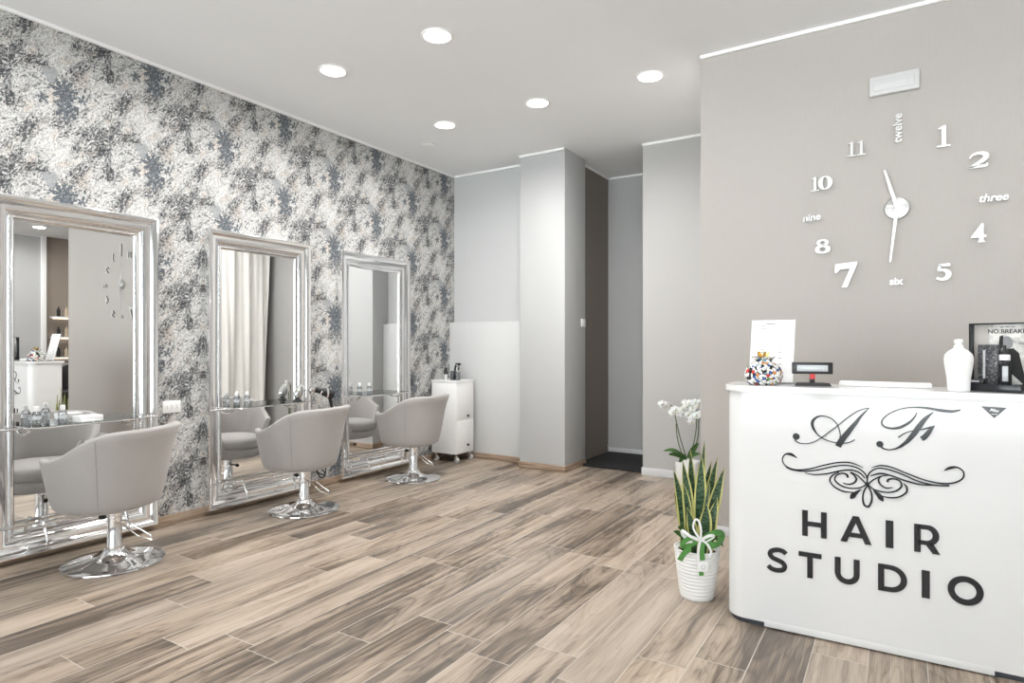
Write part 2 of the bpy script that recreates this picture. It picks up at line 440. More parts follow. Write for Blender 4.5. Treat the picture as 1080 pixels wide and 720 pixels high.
# ================================================================ SETTING
struct('floor', box(NB(), -4.6, 4.6, -3.3, 7.3, -.12, 0), 'floor', 'wood-look plank tile floor with pale grout lines')
struct('ceiling', box(NB(), -4.6, 4.6, -3.3, 7.3, CEIL, CEIL+.15), 'ceiling', 'plain white ceiling')
struct('wall_left', box(NB(), WX-.15, WX, -3.0, 5.68, 0, CEIL), 'wallpaper', 'wall papered in grey, white and slate floral pattern')
struct('wall_back', box(NB(), WX-.15, -3.27, 5.66, 5.85, 0, CEIL), 'white_wall', 'pale grey back wall beside the papered wall')
struct('wall_back_panel', box(NB(), WX, -3.27, 5.575, 5.66, 0, 1.497, .002), 'panel', 'white boxed-out lower part of the back wall')
struct('wall_pillar', box(NB(), -3.27, -2.76, 5.395, 5.86, 0, CEIL, .002), 'pillar', 'white square pillar at the back')
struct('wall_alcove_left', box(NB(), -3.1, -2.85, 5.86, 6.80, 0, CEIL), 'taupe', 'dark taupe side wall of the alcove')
struct('wall_alcove_back', box(NB(), -2.86, -1.9, 6.67, 6.82, 0, CEIL), 'grey_wall', 'grey end wall of the alcove')
struct('wall_alcove_right', box(NB(), -2.08, -1.93, 5.83, 6.70, 0, CEIL), 'grey_wall')
struct('wall_back_right', box(NB(), -2.08, 1.49, 5.70, 5.85, 0, CEIL), 'greige_light', 'light greige wall right of the alcove')
struct('wall_clock', box(NB(), -1.12, 1.49, 4.17, 4.30, 0, CEIL), 'greige', 'greige wall behind the reception counter')
struct('wall_partition', box(NB(), 1.36, 1.49, 4.30, 7.0, 0, CEIL), 'greige')
struct('wall_far', box(NB(), 1.2, 4.4, 6.9, 7.05, 0, CEIL), 'taupe_wash')
struct('wall_right', box(NB(), 4.25, 4.4, -3.0, 4.9, 0, CEIL), 'white_wall')
struct('wall_wash_area', box(NB(), 4.30, 4.45, 4.9, 7.0, 0, CEIL), 'taupe_wash')
# front wall with shop windows behind the camera
FY = -2.6
bm = NB()
for (a, b, z0, z1) in ((-4.45, 4.4, 0, .25), (-4.45, 4.4, 2.80, CEIL), (-4.45, -3.9, .25, 2.8), (-.75, -.55, .25, 2.8), (3.0, 4.4, .25, 2.8)):
    box(bm, a, b, FY-.2, FY, z0, z1)
struct('wall_front', bm, 'white_wall')
for n, (a, b) in enumerate(((-3.9, -.75), (-.55, 3.0))):
    bm = NB(); m = (a+b)/2
    for q in ((a, a+.06, .25, 2.8), (b-.06, b, .25, 2.8), (m-.03, m+.03, .25, 2.8)): box(bm, q[0], q[1], FY-.13, FY-.05, q[2], q[3], .004)
    for q in ((a+.06, m-.03), (m+.03, b-.06)):
        box(bm, q[0], q[1], FY-.13, FY-.05, .25, .31, .004); box(bm, q[0], q[1], FY-.13, FY-.05, 2.74, 2.8, .004)
    w = struct('window_%d' % (n+1), bm, 'window_frame', 'white-framed shop window')
    bm = NB()
    for q in ((a+.06, m-.03), (m+.03, b-.06)): box(bm, q[0], q[1], FY-.10, FY-.09, .31, 2.74)
    finish('pane', bm, 'glass', w)

# ceiling trims
def trim(i, x0, y0, x1, y1, nx, ny, h=.022, d=.02):
    """strip along a wall face; n = outward normal of the face"""
    bm = NB(); xa, xb = sorted((x0, x1)); ya, yb = sorted((y0, y1))
    if nx: xa, xb = (x0, x0+d) if nx > 0 else (x0-d, x0)
    if ny: ya, yb = (y0, y0+d) if ny > 0 else (y0-d, y0)
    box(bm, xa, xb, ya, yb, CEIL-h, CEIL, .003); struct('trim_%d' % i, bm, 'trim')
TR = [(WX, -2.6, WX, 5.66, 1, 0), (WX+.02, 5.66, -3.27, 5.66, 0, -1), (-3.27, 5.395, -2.76, 5.395, 0, -1), (-2.85, 5.87, -2.85, 6.67, 1, 0), (-2.83, 6.67, -2.08, 6.67, 0, -1),
      (-2.08, 5.70, -1.12, 5.70, 0, -1), (-1.12, 4.17, 1.49, 4.17, 0, -1), (4.25, -2.6, 4.25, 4.9, -1, 0)]
for i, a in enumerate(TR): trim(i+1, *a)
struct('trim_9', box(NB(), 4.22, 4.26, 4.88, 4.96, 0, CEIL, .004), 'trim')
# skirting
def skirt(nm, x0, x1, y0, y1, mat, h=.065): struct(nm, box(NB(), x0, x1, y0, y1, 0, h, .003), mat)
skirt('baseboard_left', WX, WX+.012, -2.6, 5.575, 'skirt_wood')
skirt('baseboard_back', WX+.012, -3.282, 5.563, 5.575, 'skirt_wood')
skirt('baseboard_pillar', -3.282, -2.748, 5.383, 5.395, 'skirt_wood')
skirt('baseboard_pillar_side', -2.76, -2.748, 5.395, 5.86, 'skirt_wood')
skirt('baseboard_pillar_left', -3.282, -3.27, 5.395, 5.563, 'skirt_wood')
skirt('baseboard_back_right', -2.09, -1.12, 5.688, 5.70, 'skirt_white', .075)
skirt('baseboard_clock', -1.13, 1.49, 4.158, 4.17, 'skirt_white', .06)
skirt('baseboard_alcove', -2.84, -2.09, 6.658, 6.67, 'skirt_white')
skirt('baseboard_right', 4.238, 4.25, -2.6, 4.9, 'skirt_white')

# ================================================================ CEILING LIGHTS
def make_lamp():
    t = thing('ceiling_light', '', 'ceiling light', (0, 0, CEIL))
    finish('frame', lathe(NB(), [(.083, -.001), (.083, -.006), (.092, -.008), (.098, -.004), (.1, 0), (.083, 0)], 40, cap=False), 'trim', t)
    finish('diffuser', lathe(NB(), [(.0835, -.001), (.0835, -.0055), (.078, -.0058)], 40), 'lamp', t)
    return t
def lamp_light(x, y, root):
    L = bpy.data.lights.new('lamp_glow', 'AREA'); L.shape = 'DISK'; L.size = .15; L.energy = 14; L.spread = math.radians(168); L.color = (1, .98, .96)
    o = bpy.data.objects.new('lamp_glow', L); C.objects.link(o); o.parent = root; o.location = (0, 0, -.012)
lamps = [(-2.431, 3.02, 'large round ceiling light nearest the top edge, left of centre'),
         (-3.36, 3.02, 'round ceiling light closest to the papered wall, above the near mirrors'),
         (-2.431, 4.28, 'round ceiling light in the middle of the far row'),
         (-1.508, 4.28, 'round ceiling light furthest right, in front of the greige walls'),
         (-3.36, 4.28, 'small round ceiling light furthest back beside the papered wall'),
         (-3.36, 1.76, 'round ceiling light above the first salon chair, out of frame'),
         (-1.508, 1.76, 'round ceiling light over the middle of the floor, out of frame'),
         (.4, 1.76, 'round ceiling light in front of the counter, out of frame'),
         (2.3, 3.02, 'round ceiling light right of the counter, out of frame'),
         (-2.431, .2, 'round ceiling light near the shop window on the left, out of frame'),
         (3.3, 3.02, 'added round ceiling light close to the right wall, out of frame'),  # this and the next two added to brighten right wall and wash area
         (3.3, 4.5, 'added round ceiling light at the entrance of the wash area, out of frame'),
         (2.9, 5.9, 'added round ceiling light above the wash basin, out of frame'),
         (.4, -.6, 'round ceiling light near the shop window in the middle, out of frame')]
proto = make_lamp()
for i, (x, y, lb) in enumerate(lamps):
    t = proto if i == 0 else dup(proto)
    t.location = (x, y, CEIL); t['label'] = lb; t['group'] = 'recessed round ceiling lights'
for i, t in enumerate([o for o in C.objects if o.name.startswith('ceiling_light')]): lamp_light(0, 0, t)
tag(finish('ceiling_vent', box(NB(), -3.87, -3.75, 4.58, 4.66, CEIL-.008, CEIL, .003), 'trim'), 'tiny flat grey-white cover on ceiling behind the small far light', 'vent')

# ================================================================ EMERGENCY LIGHT above the clock
t = thing('emergency_light', 'white rectangular emergency light high on the greige wall above the clock', 'light', (-.023, 4.172, 2.737))
finish('housing', box(NB(), -.122, .122, -.035, 0, -.055, .055, .006, 3), 'lamp_plastic', t)
finish('lens', box(NB(), -.098, .098, -.040, -.034, -.033, .033, .004), 'lamp_plastic', t)
finish('tube_cover', box(NB(), -.07, .07, -.043, -.039, -.013, .013, .002), 'lamp_plastic', t)

# ================================================================ WALL CLOCK
CLK = (-.009, 4.17, 2.025)
clock = thing('wall_clock', 'big frameless wall clock of separate silver numerals and words around a shell-shaped hub', 'clock', CLK)
def fc(u, v, d): return (u, -.004-d, v)
finish('hub', lathe(NB(), [(.062, 0), (.064, -.012), (.058, -.022), (.02, -.028)], 40, axis='y'), 'hub_silver', clock)
bm = NB()
for a0, l in ((100, .055), (285, .062), (165, .055), (200, .05)):
    a = math.radians(a0)
    ribbon(bm, catmull([(0, 0, .008), (.5*l*math.cos(a), .5*l*math.sin(a), .018), (l*math.cos(a), l*math.sin(a), .006)], 5), lambda u, v, d: (u, -.028-d, v), .006)
finish('petal_ornament', bm, 'white_satin', clock)
def hand(nm, tx, tz, w0, w1, dep):
    l = math.hypot(tx, tz); bm = NB()
    ribbon(bm, catmull([(-tx*.12, -tz*.12, w0*.5), (0, 0, w0), (tx*.35, tz*.35, w0*.9), (tx*.7, tz*.7, w0*.7), (tx*.97, tz*.97, w1), (tx, tz, w1*.5)], 5), lambda u, v, d: (u, -dep-d, v), .003)
    return finish(nm, bm, 'silver', clock)
hand('hour_hand', -.061, .220, .020, .010, .034)
hand('minute_hand', -.033, -.307, .018, .010, .039)
def numeral(bm, x, z, lb):
    xf(bm, Matrix.Translation((x, -.014, z)) @ Matrix.Rotation(PI/2, 4, 'X'))
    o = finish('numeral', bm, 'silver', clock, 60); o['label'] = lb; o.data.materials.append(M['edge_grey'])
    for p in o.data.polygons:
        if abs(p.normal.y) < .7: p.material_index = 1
    return o
D = .009
def bmp(polys, s, depth=D):
    bm = NB()
    for p in polys: prism(bm, [(a*s, b*s) for a, b in p], lambda u, v, d: (u, v, d-depth/2), depth)
    return bm
ONE = [[(-.08, -.42), (.09, -.42), (.09, .5), (.03, .5), (-.22, .37), (-.22, .32), (-.08, .34)], [(-.26, -.5), (.26, -.5), (.26, -.42), (-.26, -.42)]]
def sh(P, dx): return [[(a+dx, b) for a, b in q] for q in P]
numeral(bmp(ONE, .118), .218, .371, 'silver serif numeral one')
numeral(bmp(sh(ONE, -.27)+sh(ONE, .31), .086), -.204, .373, 'silver serif numeral eleven')
def ring(bm, cx, cy, rx, ry, w, n=32, depth=D, wy=None):
    # ring with thick sides
    wy = wy if wy is not None else w
    pts = []
    for i in range(n):
        a = 2*PI*i/n; pts.append((cx+rx*math.cos(a), cy+ry*math.sin(a), math.hypot(w*math.cos(a), wy*math.sin(a))))
    return ribbon(bm, pts, lambda u, v, d: (u, v, d-depth/2), depth, True)
bm = bmp(sh(ONE, -.36), .088); ring(bm, .024, 0, .026, .037, .026, wy=.008); numeral(bm, -.39, .194, 'silver serif numeral ten')
def stroke(bm, pts, s=1.0, k=7, depth=D): return ribbon(bm, [(a*s, b*s, w*s) for a, b, w in catmull(pts, k)], lambda u, v, d: (u, v, d-depth/2), depth)
bm = NB(); stroke(bm, [(-.42, .18, .10), (-.22, .40, .14), (.15, .44, .20), (.42, .28, .30), (.30, .02, .28), (-.05, -.22, .20), (-.42, -.42, .12)], .085); stroke(bm, [(-.45, -.43, .12), (0, -.38, .17), (.40, -.38, .17), (.48, -.22, .10)], .085)
numeral(bm, .369, .213, 'wide silver numeral two')
bm = NB(); prism(bm, [(-.31*.1, -.16*.1), (.12*.1, .5*.1), (.22*.1, .5*.1), (.22*.1, -.10*.1), (.34*.1, -.10*.1), (.34*.1, -.24*.1), (.22*.1, -.24*.1), (.22*.1, -.40*.1), (.32*.1, -.5*.1), (-.06*.1, -.5*.1), (.02*.1, -.40*.1), (.02*.1, -.24*.1), (-.34*.1, -.24*.1)], lambda u, v, d: (u, v, d-D/2), D)
numeral(bm, .372, -.178, 'silver serif numeral four')
bm = NB(); stroke(bm, [(.32, .42, .16), (.0, .42, .16), (-.20, .42, .16)], .092); stroke(bm, [(-.16, .44, .14), (-.22, .22, .15), (-.24, .06, .12)], .092)
stroke(bm, [(-.26, .08, .10), (.02, .12, .16), (.24, -.08, .26), (.16, -.34, .22), (-.10, -.44, .14), (-.34, -.34, .14)], .092)
numeral(bm, .218, -.377, 'silver numeral five')
bm = NB(); prism(bm, [(a*.148, b*.148) for a, b in ((-.36, .44), (.40, .5), (.40, .40), (.06, -.5), (-.14, -.5), (.16, .24), (-.20, .22), (-.30, .10), (-.40, .10))], lambda u, v, d: (u, v, d-D/2), D)
numeral(bm, -.258, -.364, 'large bold silver numeral seven')
bm = NB(); ring(bm, 0, .021, .023, .0155, .019, wy=.009); ring(bm, 0, -.019, .030, .0195, .024, wy=.011)
numeral(bm, -.380, -.185, 'wide bold silver numeral eight')
for s, x, z, sz, r, shr in (('three', .434, .005, .058, 0, .25), ('six', -.005, -.417, .058, 0, 0), ('nine', -.442, -.007, .058, 4, .15), ('twelve', .004, .454, .062, 90, 0)):
    bm = text_bm(s, sz, D, .0016, shr, spacing=1.0)
    xf(bm, Matrix.Rotation(math.radians(r), 4, 'Z')); o = numeral(bm, x, z, 'small silver word ' + s)

# ================================================================ MIRRORS
FWD = .135; GW = .65
def make_mirror():
    t = thing('salon_mirror', '', 'mirror')
    prof = [(0, 0), (0, .064), (.0015, .069), (.008, .071), (.014, .0695), (.022, .067), (.032, .061), (.040, .053), (.044, .049), (.050, .0485), (.064, .047), (.078, .042), (.090, .034), (.100, .023), (.106, .017), (.109, .016), (.113, .024), (.120, .025), (.126, .022), (FWD-.003, .012), (FWD, .009)]
    W = GW/2+FWD; Z0, Z1 = .035, 2.095
    bm = NB(); rings = []
    for (w, h) in prof:
        rings.append([bm.verts.new(c) for c in ((h, -W+w, Z0+w), (h, W-w, Z0+w), (h, W-w, Z1-w), (h, -W+w, Z1-w))])
    for a, b in zip(rings, rings[1:]):
        for i in range(4):
            j = (i+1) % 4; bm.faces.new((a[i], a[j], b[j], b[i]))
    bm.faces.new(rings[0])
    o = finish('frame', bm, 'frame', t, 28)
    finish('mirror_glass', box(NB(), .006, .0115, -GW/2-.001, GW/2+.001, Z0+FWD-.001, Z1-FWD+.001), 'mirror', t)
    # glass shelf with rounded outer corners on a chrome rail
    poly = [(.0125, -GW/2+.005), (.0125, GW/2-.005)]
    r = .06
    for (cx, cy, a0) in ((.205-r, GW/2-.005-r, 90), (.205-r, -GW/2+.005+r, 0)):
        for k in range(9):
            a = math.radians(a0-k*90/8); poly.append((cx+r*math.cos(a), cy+r*math.sin(a)))
    sh_ = finish('glass_shelf', prism(NB(), poly, lambda u, v, d: (u, v, .775+d), .010), 'shelf_glass', t)
    bm = NB(); edge = [(p[0], p[1], .777) for p in poly[1:]]+[(.0125, -GW/2+.005, .777)]
    tube(bm, edge, .0055, 8); finish('shelf_edge', bm, 'chrome', sh_)
    bm = NB(); tube(bm, [(.068, -W+.004, .768), (.068, W-.004, .768)], .006, 12)
    finish('shelf_rail', bm, 'chrome', t)
    for s in (-1, 1):
        finish('shelf_bracket', tube(NB(), [(.02, s*(GW/2-.04), .73), (.06, s*(GW/2-.04), .735), (.12, s*(GW/2-.04), .768)], .007, 8), 'chrome', t)
    # foot rail
    finish('foot_rail', tube(NB(), [(.066, -W+.006, .215), (.066, W-.006, .215)], .007, 12), 'chrome', t)
    finish('foot_rest', tube(NB(), [(.125, -.30, .20), (.125, .30, .20)], .011, 12), 'chrome', t)
    for s in (-.22, .22):
        bm = NB(); tube(bm, [(x, s+y, z) for x, y, z, _ in catmull([(.066, 0, .215, 0), (.105, 0, .222, 0), (.125, 0, .20, 0), (.16, 0, .13, 0), (.17, 0, .085, 0)], 5)], .007, 8)
        finish('rail_bracket', bm, 'chrome', t)
    return t
m0 = make_mirror()
mir = [(1.829, 'tall chrome-framed mirror with glass shelf, nearest at the left edge'),
       (3.110, 'tall chrome-framed mirror in the middle, with silver ovals on its shelf'),
       (4.377, 'tall chrome-framed mirror furthest back, next to the white trolley')]
for i, (y, lb) in enumerate(mir):
    t = m0 if i == 0 else dup(m0)
    t.location = (WX+.001, y, 0); t['label'] = lb; t['group'] = 'tall chrome framed mirrors on the papered wall'

# ================================================================ SALON CHAIRS (front = +x)
def chair_h(ph):
    a = abs((ph+PI) % (2*PI)-PI)             # 0 = front, pi = back
    a = math.degrees(a)
    tip = 42
    if a < tip-12: return .385
    if a < tip+8:
        k = (a-(tip-12))/20; k = k*k*(3-2*k); return .385+(.615-.385)*k
    k = (a-(tip+8))/(180-tip-8)
    q = min(1, max(0, (k-.04)/.68)); return .603+.012*k+.152*(q*q*q*(q*(6*q-15)+10))
def plan(ph, s):
    c, n = math.cos(ph), math.sin(ph); e = 2.3
    r = (abs(c/1.0)**e+abs(n/1.04)**e)**(-1/e)
    return r*s*c, r*s*n
def make_chair():
    t = thing('salon_chair', '', 'chair')
    N = 96; bm = NB(); rings = []
    prof_n = 12
    # outer profile parameter q 0..1 from bottom centre to rim
    lev = []
    for i in range(6): lev.append(('b', i/5))
    for i in range(1, 13): lev.append(('o', i/12))
    for i in range(1, 6): lev.append(('r', i/5))
    for i in range(1, 9): lev.append(('i', i/8))
    for kind, q in lev:
        ring = []
        for k in range(N):
            ph = 2*PI*k/N; H = chair_h(ph)+.004; a = abs((ph+PI) % (2*PI)-PI)
            def so(z):   # outer scale at height z
                u = (z-.36)/(.78-.36); u = max(0, u)
                return .248+.070*u**.8+.026*u**5
            if kind == 'b':
                ang = q*PI/2
                if q < .2: s, z = .10, .318
                else:
                    aa = (q-.2)/.8*PI/2; s = .180+(.248-.180)*math.sin(aa); z = .318+.042*(1-math.cos(aa))
            elif kind == 'o':
                z = .36+(H-.36)*q**1.35; s = so(z)
            elif kind == 'r':
                aa = q*PI; s = so(H)-.020+.020*math.cos(aa); z = H+.017*math.sin(aa)
            else:
                z = H-(H-.38)*q; s = so(z)-.040-.004*q
            if kind in 'ori':
                pass
            x, y = plan(ph, s)
            if a < math.radians(62) : x = x*.99
            ring.append(bm.verts.new((x*1.04+.036, y, z)))
        rings.append(ring)
    for a, b in zip(rings, rings[1:]):
        for i in range(N):
            j = (i+1) % N; bm.faces.new((a[i], a[j], b[j], b[i]))
    bm.faces.new(rings[0]); bm.faces.new(rings[-1])
    shell = finish('tub_shell', bm, 'fabric', t, 80)
    # side seams
    for sg in (-1, 1):
        ph = sg*math.radians(118); H = chair_h(ph); pts = []
        for i in range(14):
            z = .36+(H-.36)*i/13; u = (z-.36)/.42; s = .248+.070*u**.8+.026*u**5+.0005
            x, y = plan(ph, s); pts.append((x*1.04+.036, y, z))
        finish('seam', tube(NB(), pts, .0022, 6), 'seam', shell)
    # seat cushion
    bm = NB(); rs = []
    for (s, z) in ((.10, .40), (.18, .40), (.208, .405), (.222, .425), (.226, .455), (.218, .478), (.195, .49), (.10, .497)):
        ring = []
        for k in range(56):
            x, y = plan(2*PI*k/56, s)
            if x > 0: x *= 1.0+.30*min(1, s/.2)
            ring.append(bm.verts.new((x+.036, y*.97, z)))
        rs.append(ring)
    for a, b in zip(rs, rs[1:]):
        for i in range(56):
            j = (i+1) % 56; bm.faces.new((a[i], a[j], b[j], b[i]))
    bm.faces.new(rs[0]); bm.faces.new(rs[-1])
    finish('seat', bm, 'fabric', t, 80)
    finish('base', lathe(NB(), [(.255, 0), (.26, .004), (.258, .010), (.245, .014), (.20, .019), (.14, .025), (.10, .033), (.075, .045), (.060, .062), (.052, .078), (.046, .080)], 64), 'chrome', t)
    col = finish('column', lathe(NB(), [(.040, .076), (.040, .104), (.0375, .108), (.0375, .262), (.041, .266), (.041, .288), (.08, .305), (.08, .32)], 32), 'chrome', t)
    # pump pedal loop and lock lever
    bm = NB()
    A = Vector((.03, -.035, .235))
    loop = [(.0, -.035, .235), (-.05, -.055, .215), (-.13, -.075, .155), (-.16, -.085, .135), (-.235, .01, .135), (-.19, .05, .165), (-.10, .045, .22), (-.03, .036, .245)]
    # smooth corners a little
    tube(bm, loop, .0042, 8)
    finish('pump_pedal', bm, 'chrome', t)
    bm = NB(); tube(bm, [(.03, -.01, .245), (.075, -.03, .245), (.085, -.03, .245)], .005, 8); lathe(bm, [(.012, .0), (.014, .006), (.012, .03)], 12, (.085, -.03, .245), 'x')
    finish('lock_lever', bm, 'black', t)
    return t
c0 = make_chair()
chairs = [((-3.83, 1.817), 206, 'grey tub salon chair nearest the camera, in front of the left-edge mirror'),
          ((-3.822, 3.153), 190, 'grey tub salon chair in the middle of the row, in front of the middle mirror'),
          ((-3.851, 4.431), 184, 'grey tub salon chair furthest back, beside the white trolley')]
for i, ((x, y), r, lb) in enumerate(chairs):
    t = c0 if i == 0 else dup(c0)
    t.location = (x, y, 0); t.rotation_euler.z = math.radians(r); t['label'] = lb; t['group'] = 'grey tub salon chairs'

# ================================================================ SHELF ITEMS
def small_bottle(x, y, lb, s=1.0, z=.786):
    t = thing('small_bottle', lb, 'bottle', (x, y, z), 0, 'clear bottles on the mirror shelves')
    finish('bottle_body', lathe(NB(), [(.020*s, 0), (.022*s, .004), (.022*s, .055*s), (.017*s, .068*s), (.010*s, .074*s)], 20), 'bottle_clear', t)
    finish('label_band', lathe(NB(), [(.0225*s, .030*s), (.0225*s, .048*s)], 20, cap=False), 'screen', t)
    finish('cap', lathe(NB(), [(.011*s, .073*s), (.013*s, .076*s), (.013*s, .098*s), (.010*s, .102*s)], 16), 'white_satin', t)
small_bottle(-4.225, 1.585, 'small clear bottle with white cap on the nearest mirror shelf, left of the pair', 1.05)
small_bottle(-4.185, 1.70, 'small clear bottle with white cap on the nearest mirror shelf, beside the white boxes', 1.05)
small_bottle(-4.235, 2.865, 'small clear bottle on the middle mirror shelf, left of the pair', 1.0)
small_bottle(-4.235, 2.955, 'small clear bottle on the middle mirror shelf, right of the pair', 1.0)
small_bottle(-4.235, 4.125, 'small clear bottle on the furthest mirror shelf, left of the pair', 1.0)
small_bottle(-4.235, 4.245, 'small clear bottle on the furthest mirror shelf, right of the pair', 1.0)
for i, (dz, a) in enumerate(((0, 8), (.018, 2))):
    bm = NB(); box(bm, -.045, .045, -.065, .065, 0, .017, .002)
    o = finish('flat_box', bm, 'paper', None, loc=(-4.175, 1.83, .786+dz)); o.rotation_euler.z = math.radians(a)
    tag(o, ('lower' if i == 0 else 'upper')+' flat white box of the small stack on the nearest mirror shelf', 'box', 'white boxes on the nearest mirror shelf')
# silver oval ornament on its black foot, on the middle shelf
t = thing('silver_oval_ornament', 'silver egg-shaped ornament on a black foot, on the middle mirror shelf', 'ornament', (-4.20, 3.395, .786), math.radians(0))
bm = NB(); bmesh.ops.create_uvsphere(bm, u_segments=32, v_segments=20, radius=1)
for v in bm.verts: v.co = Vector((v.co.x*.030, v.co.y*.036*(1-.22*v.co.z), v.co.z*.062))
xf(bm, Matrix.Translation((0, .014, .072)) @ Matrix.Rotation(math.radians(-18), 4, 'X'))
finish('oval_body', bm, 'silver_metal', t)
finish('foot', lathe(NB(), [(.034, 0), (.036, .004), (.030, .010), (.018, .018)], 24), 'black', t)

# hair dryer hung by the middle mirror, with its cable
t = thing('hair_dryer', 'black hair dryer hanging between the middle and furthest mirrors', 'hair dryer', (-4.15, 3.66, .835), math.radians(65))
bm = NB(); lathe(bm, [(.022, -.10), (.024, -.06), (.030, -.04), (.036, 0), (.038, .04), (.034, .06), (.02, .066)], 24, axis='x')
xf(bm, Matrix.Rotation(math.radians(18), 4, 'Y')); finish('barrel', bm, 'black', t)
bm = NB(); tube(bm, [(.02, 0, -.02), (.035, 0, -.07), (.045, 0, -.13)], .015, 12, rs=[.018, .016, .013]); finish('handle', bm, 'black', t)
bm = NB(); tube(bm, [(-.105, 0, .032), (-.135, 0, .042)], .02, 16, rs=[.019, .024]); finish('nozzle', bm, 'chrome', t)
bm = NB(); tube(bm, [(0, .0, .02), (.0, -.05, .02), (.0, -.07, -.01)], .006, 8); xf(bm, Matrix.Rotation(math.radians(-65), 4, 'Z'));
lathe(bm, [(.043, -.008), (.043, .008)], 20, axis='x', cap=False)
finish('holder_ring', bm, 'chrome', t)
cord = catmull([(-4.165, 3.70, .70), (-4.22, 3.72, .60), (-4.27, 3.70, .45), (-4.26, 3.69, .30), (-4.24, 3.66, .2), (-4.22, 3.62, .16), (-4.2, 3.68, .13), (-4.24, 3.72, .19), (-4.26, 3.66, .22), (-4.22, 3.60, .19), (-4.2, 3.64, .11), (-4.25, 3.73, .12), (-4.28, 3.70, .2), (-4.29, 3.76, .3), (-4.30, 3.79, .39)], 8)
tag(finish('power_cord', tube(NB(), cord, .006, 8), 'rubber'), 'black looped dryer cable hanging low on the papered wall', 'cord')
def outlet(name, y, z, w, h, mat, lb):
    t = thing(name, lb, 'socket', (WX, y, z))
    finish('cover_plate', box(NB(), 0, .009, -w/2, w/2, -h/2, h/2, .003), mat, t)
    for k in (-1, 0, 1):
        if w < .1 and k: continue
        s = finish('socket_module', box(NB(), .009, .011, k*.034-.012, k*.034+.012, -.022, .022, .001), mat, t)
        bm = NB()
        for q in (-1, 0, 1): lathe(bm, [(.0022, 0), (.0022, .0008)], 10, (.0111, k*.034, q*.009), 'x')
        finish('pin_hole', bm, 'rubber', s)
    return t
outlet('wall_socket', 2.415, .815, .125, .085, 'white_satin', 'white three-module socket plate on the papered wall between the first two mirrors')
outlet('wall_socket', 3.79, .40, .08, .08, 'black', 'black socket low on the papered wall with the dryer cable')
outlet('wall_socket', 4.90, .855, .075, .075, 'black', 'small black socket on the papered wall right of the furthest mirror')
t = thing('light_switch', 'white switch on the alcove side of the pillar', 'switch', (-2.76, 5.80, 1.47))
finish('cover_plate', box(NB(), 0, .012, -.045, .045, -.04, .04, .003), 'white_satin', t)
finish('rocker', box(NB(), .012, .016, -.012, .012, -.02, .02, .001), 'paper', t)

# ================================================================ TROLLEY
t = thing('storage_trolley', 'white storage trolley on chrome casters in the back corner', 'trolley', (-4.105, 5.365, 0), 0)
Wt, Dt = .165, .155
finish('body', box(NB(), -Wt, Wt, -Dt, Dt, .09, .845, .004), 'white_satin', t)
finish('top_panel', box(NB(), -Wt-.004, Wt+.006, -Dt-.004, Dt+.004, .845, .868, .004), 'white_satin', t)
for z0, z1, kz in ((.10, .445, .175), (.452, .80, .485)):
    d = finish('drawer', box(NB(), Wt, Wt+.008, -Dt+.008, Dt-.008, z0, z1, .003), 'white_satin', t)
    bm = NB(); lathe(bm, [(.006, 0), (.006, .008), (.014, .012), (.013, .020), (.006, .022)], 16, (Wt+.008, .03, kz), 'x'); finish('knob', bm, 'black', d)
for sx in (-1, 1):
    for sy in (-1, 1):
        bm = NB(); cx, cy = sx*(Wt-.03), sy*(Dt-.03)
        tube(bm, [(cx, cy, .09), (cx, cy, .065)], .008, 8)
        for q in (-1, 1):
            prism(bm, [(-.014, 0), (.014, 0), (.024, -.040), (.012, -.044)], lambda u, v, d, q=q: (cx+u, cy+q*.016+d, .068+v), .003)
        box(bm, cx-.014, cx+.014, cy-.016, cy+.019, .064, .070)
        c = finish('caster', bm, 'chrome', t)
        finish('wheel', lathe(NB(), [(.008, -.012), (.024, -.012), (.027, -.008), (.027, .008), (.024, .012), (.008, .012)], 24, (cx+.018, cy+.002, .027), 'y'), 'silver', c)
# things on the trolley
t = thing('spray_bottle', 'black trigger spray bottle standing on the white trolley', 'spray bottle', (-4.105, 5.44, .868), math.radians(-20))
finish('bottle_body', lathe(NB(), [(.028, 0), (.030, .004), (.030, .09), (.024, .115), (.013, .128), (.012, .14)], 24), 'black', t)
bm = NB(); box(bm, -.018, .062, -.012, .012, .152, .178, .005); tube(bm, [(0, 0, .136), (0, 0, .158)], .012, 12); box(bm, .056, .072, -.007, .007, .158, .172, .002); finish('spray_head', bm, 'black', t)
finish('trigger', tube(NB(), [(.035, 0, .152), (.045, 0, .135), (.042, 0, .115)], .005, 8), 'black', t)
t = thing('tool_holder', 'clear acrylic tool holder on the white trolley beside the spray bottle', 'holder', (-3.99, 5.265, .868))
bm = NB()
for q in ((-.04, .04, -.04, .04, 0, .006), (-.04, -.037, -.04, .04, .006, .10), (.037, .04, -.04, .04, .006, .10), (-.037, .037, -.04, -.037, .006, .10), (-.037, .037, .037, .04, .006, .10)): box(bm, *q)
finish('acrylic_box', bm, 'bottle_clear', t)
finish('rim', tube(NB(), [(-.039, -.039, .101), (.039, -.039, .101), (.039, .039, .101), (-.039, .039, .101)], .003, 6, True), 'chrome', t)
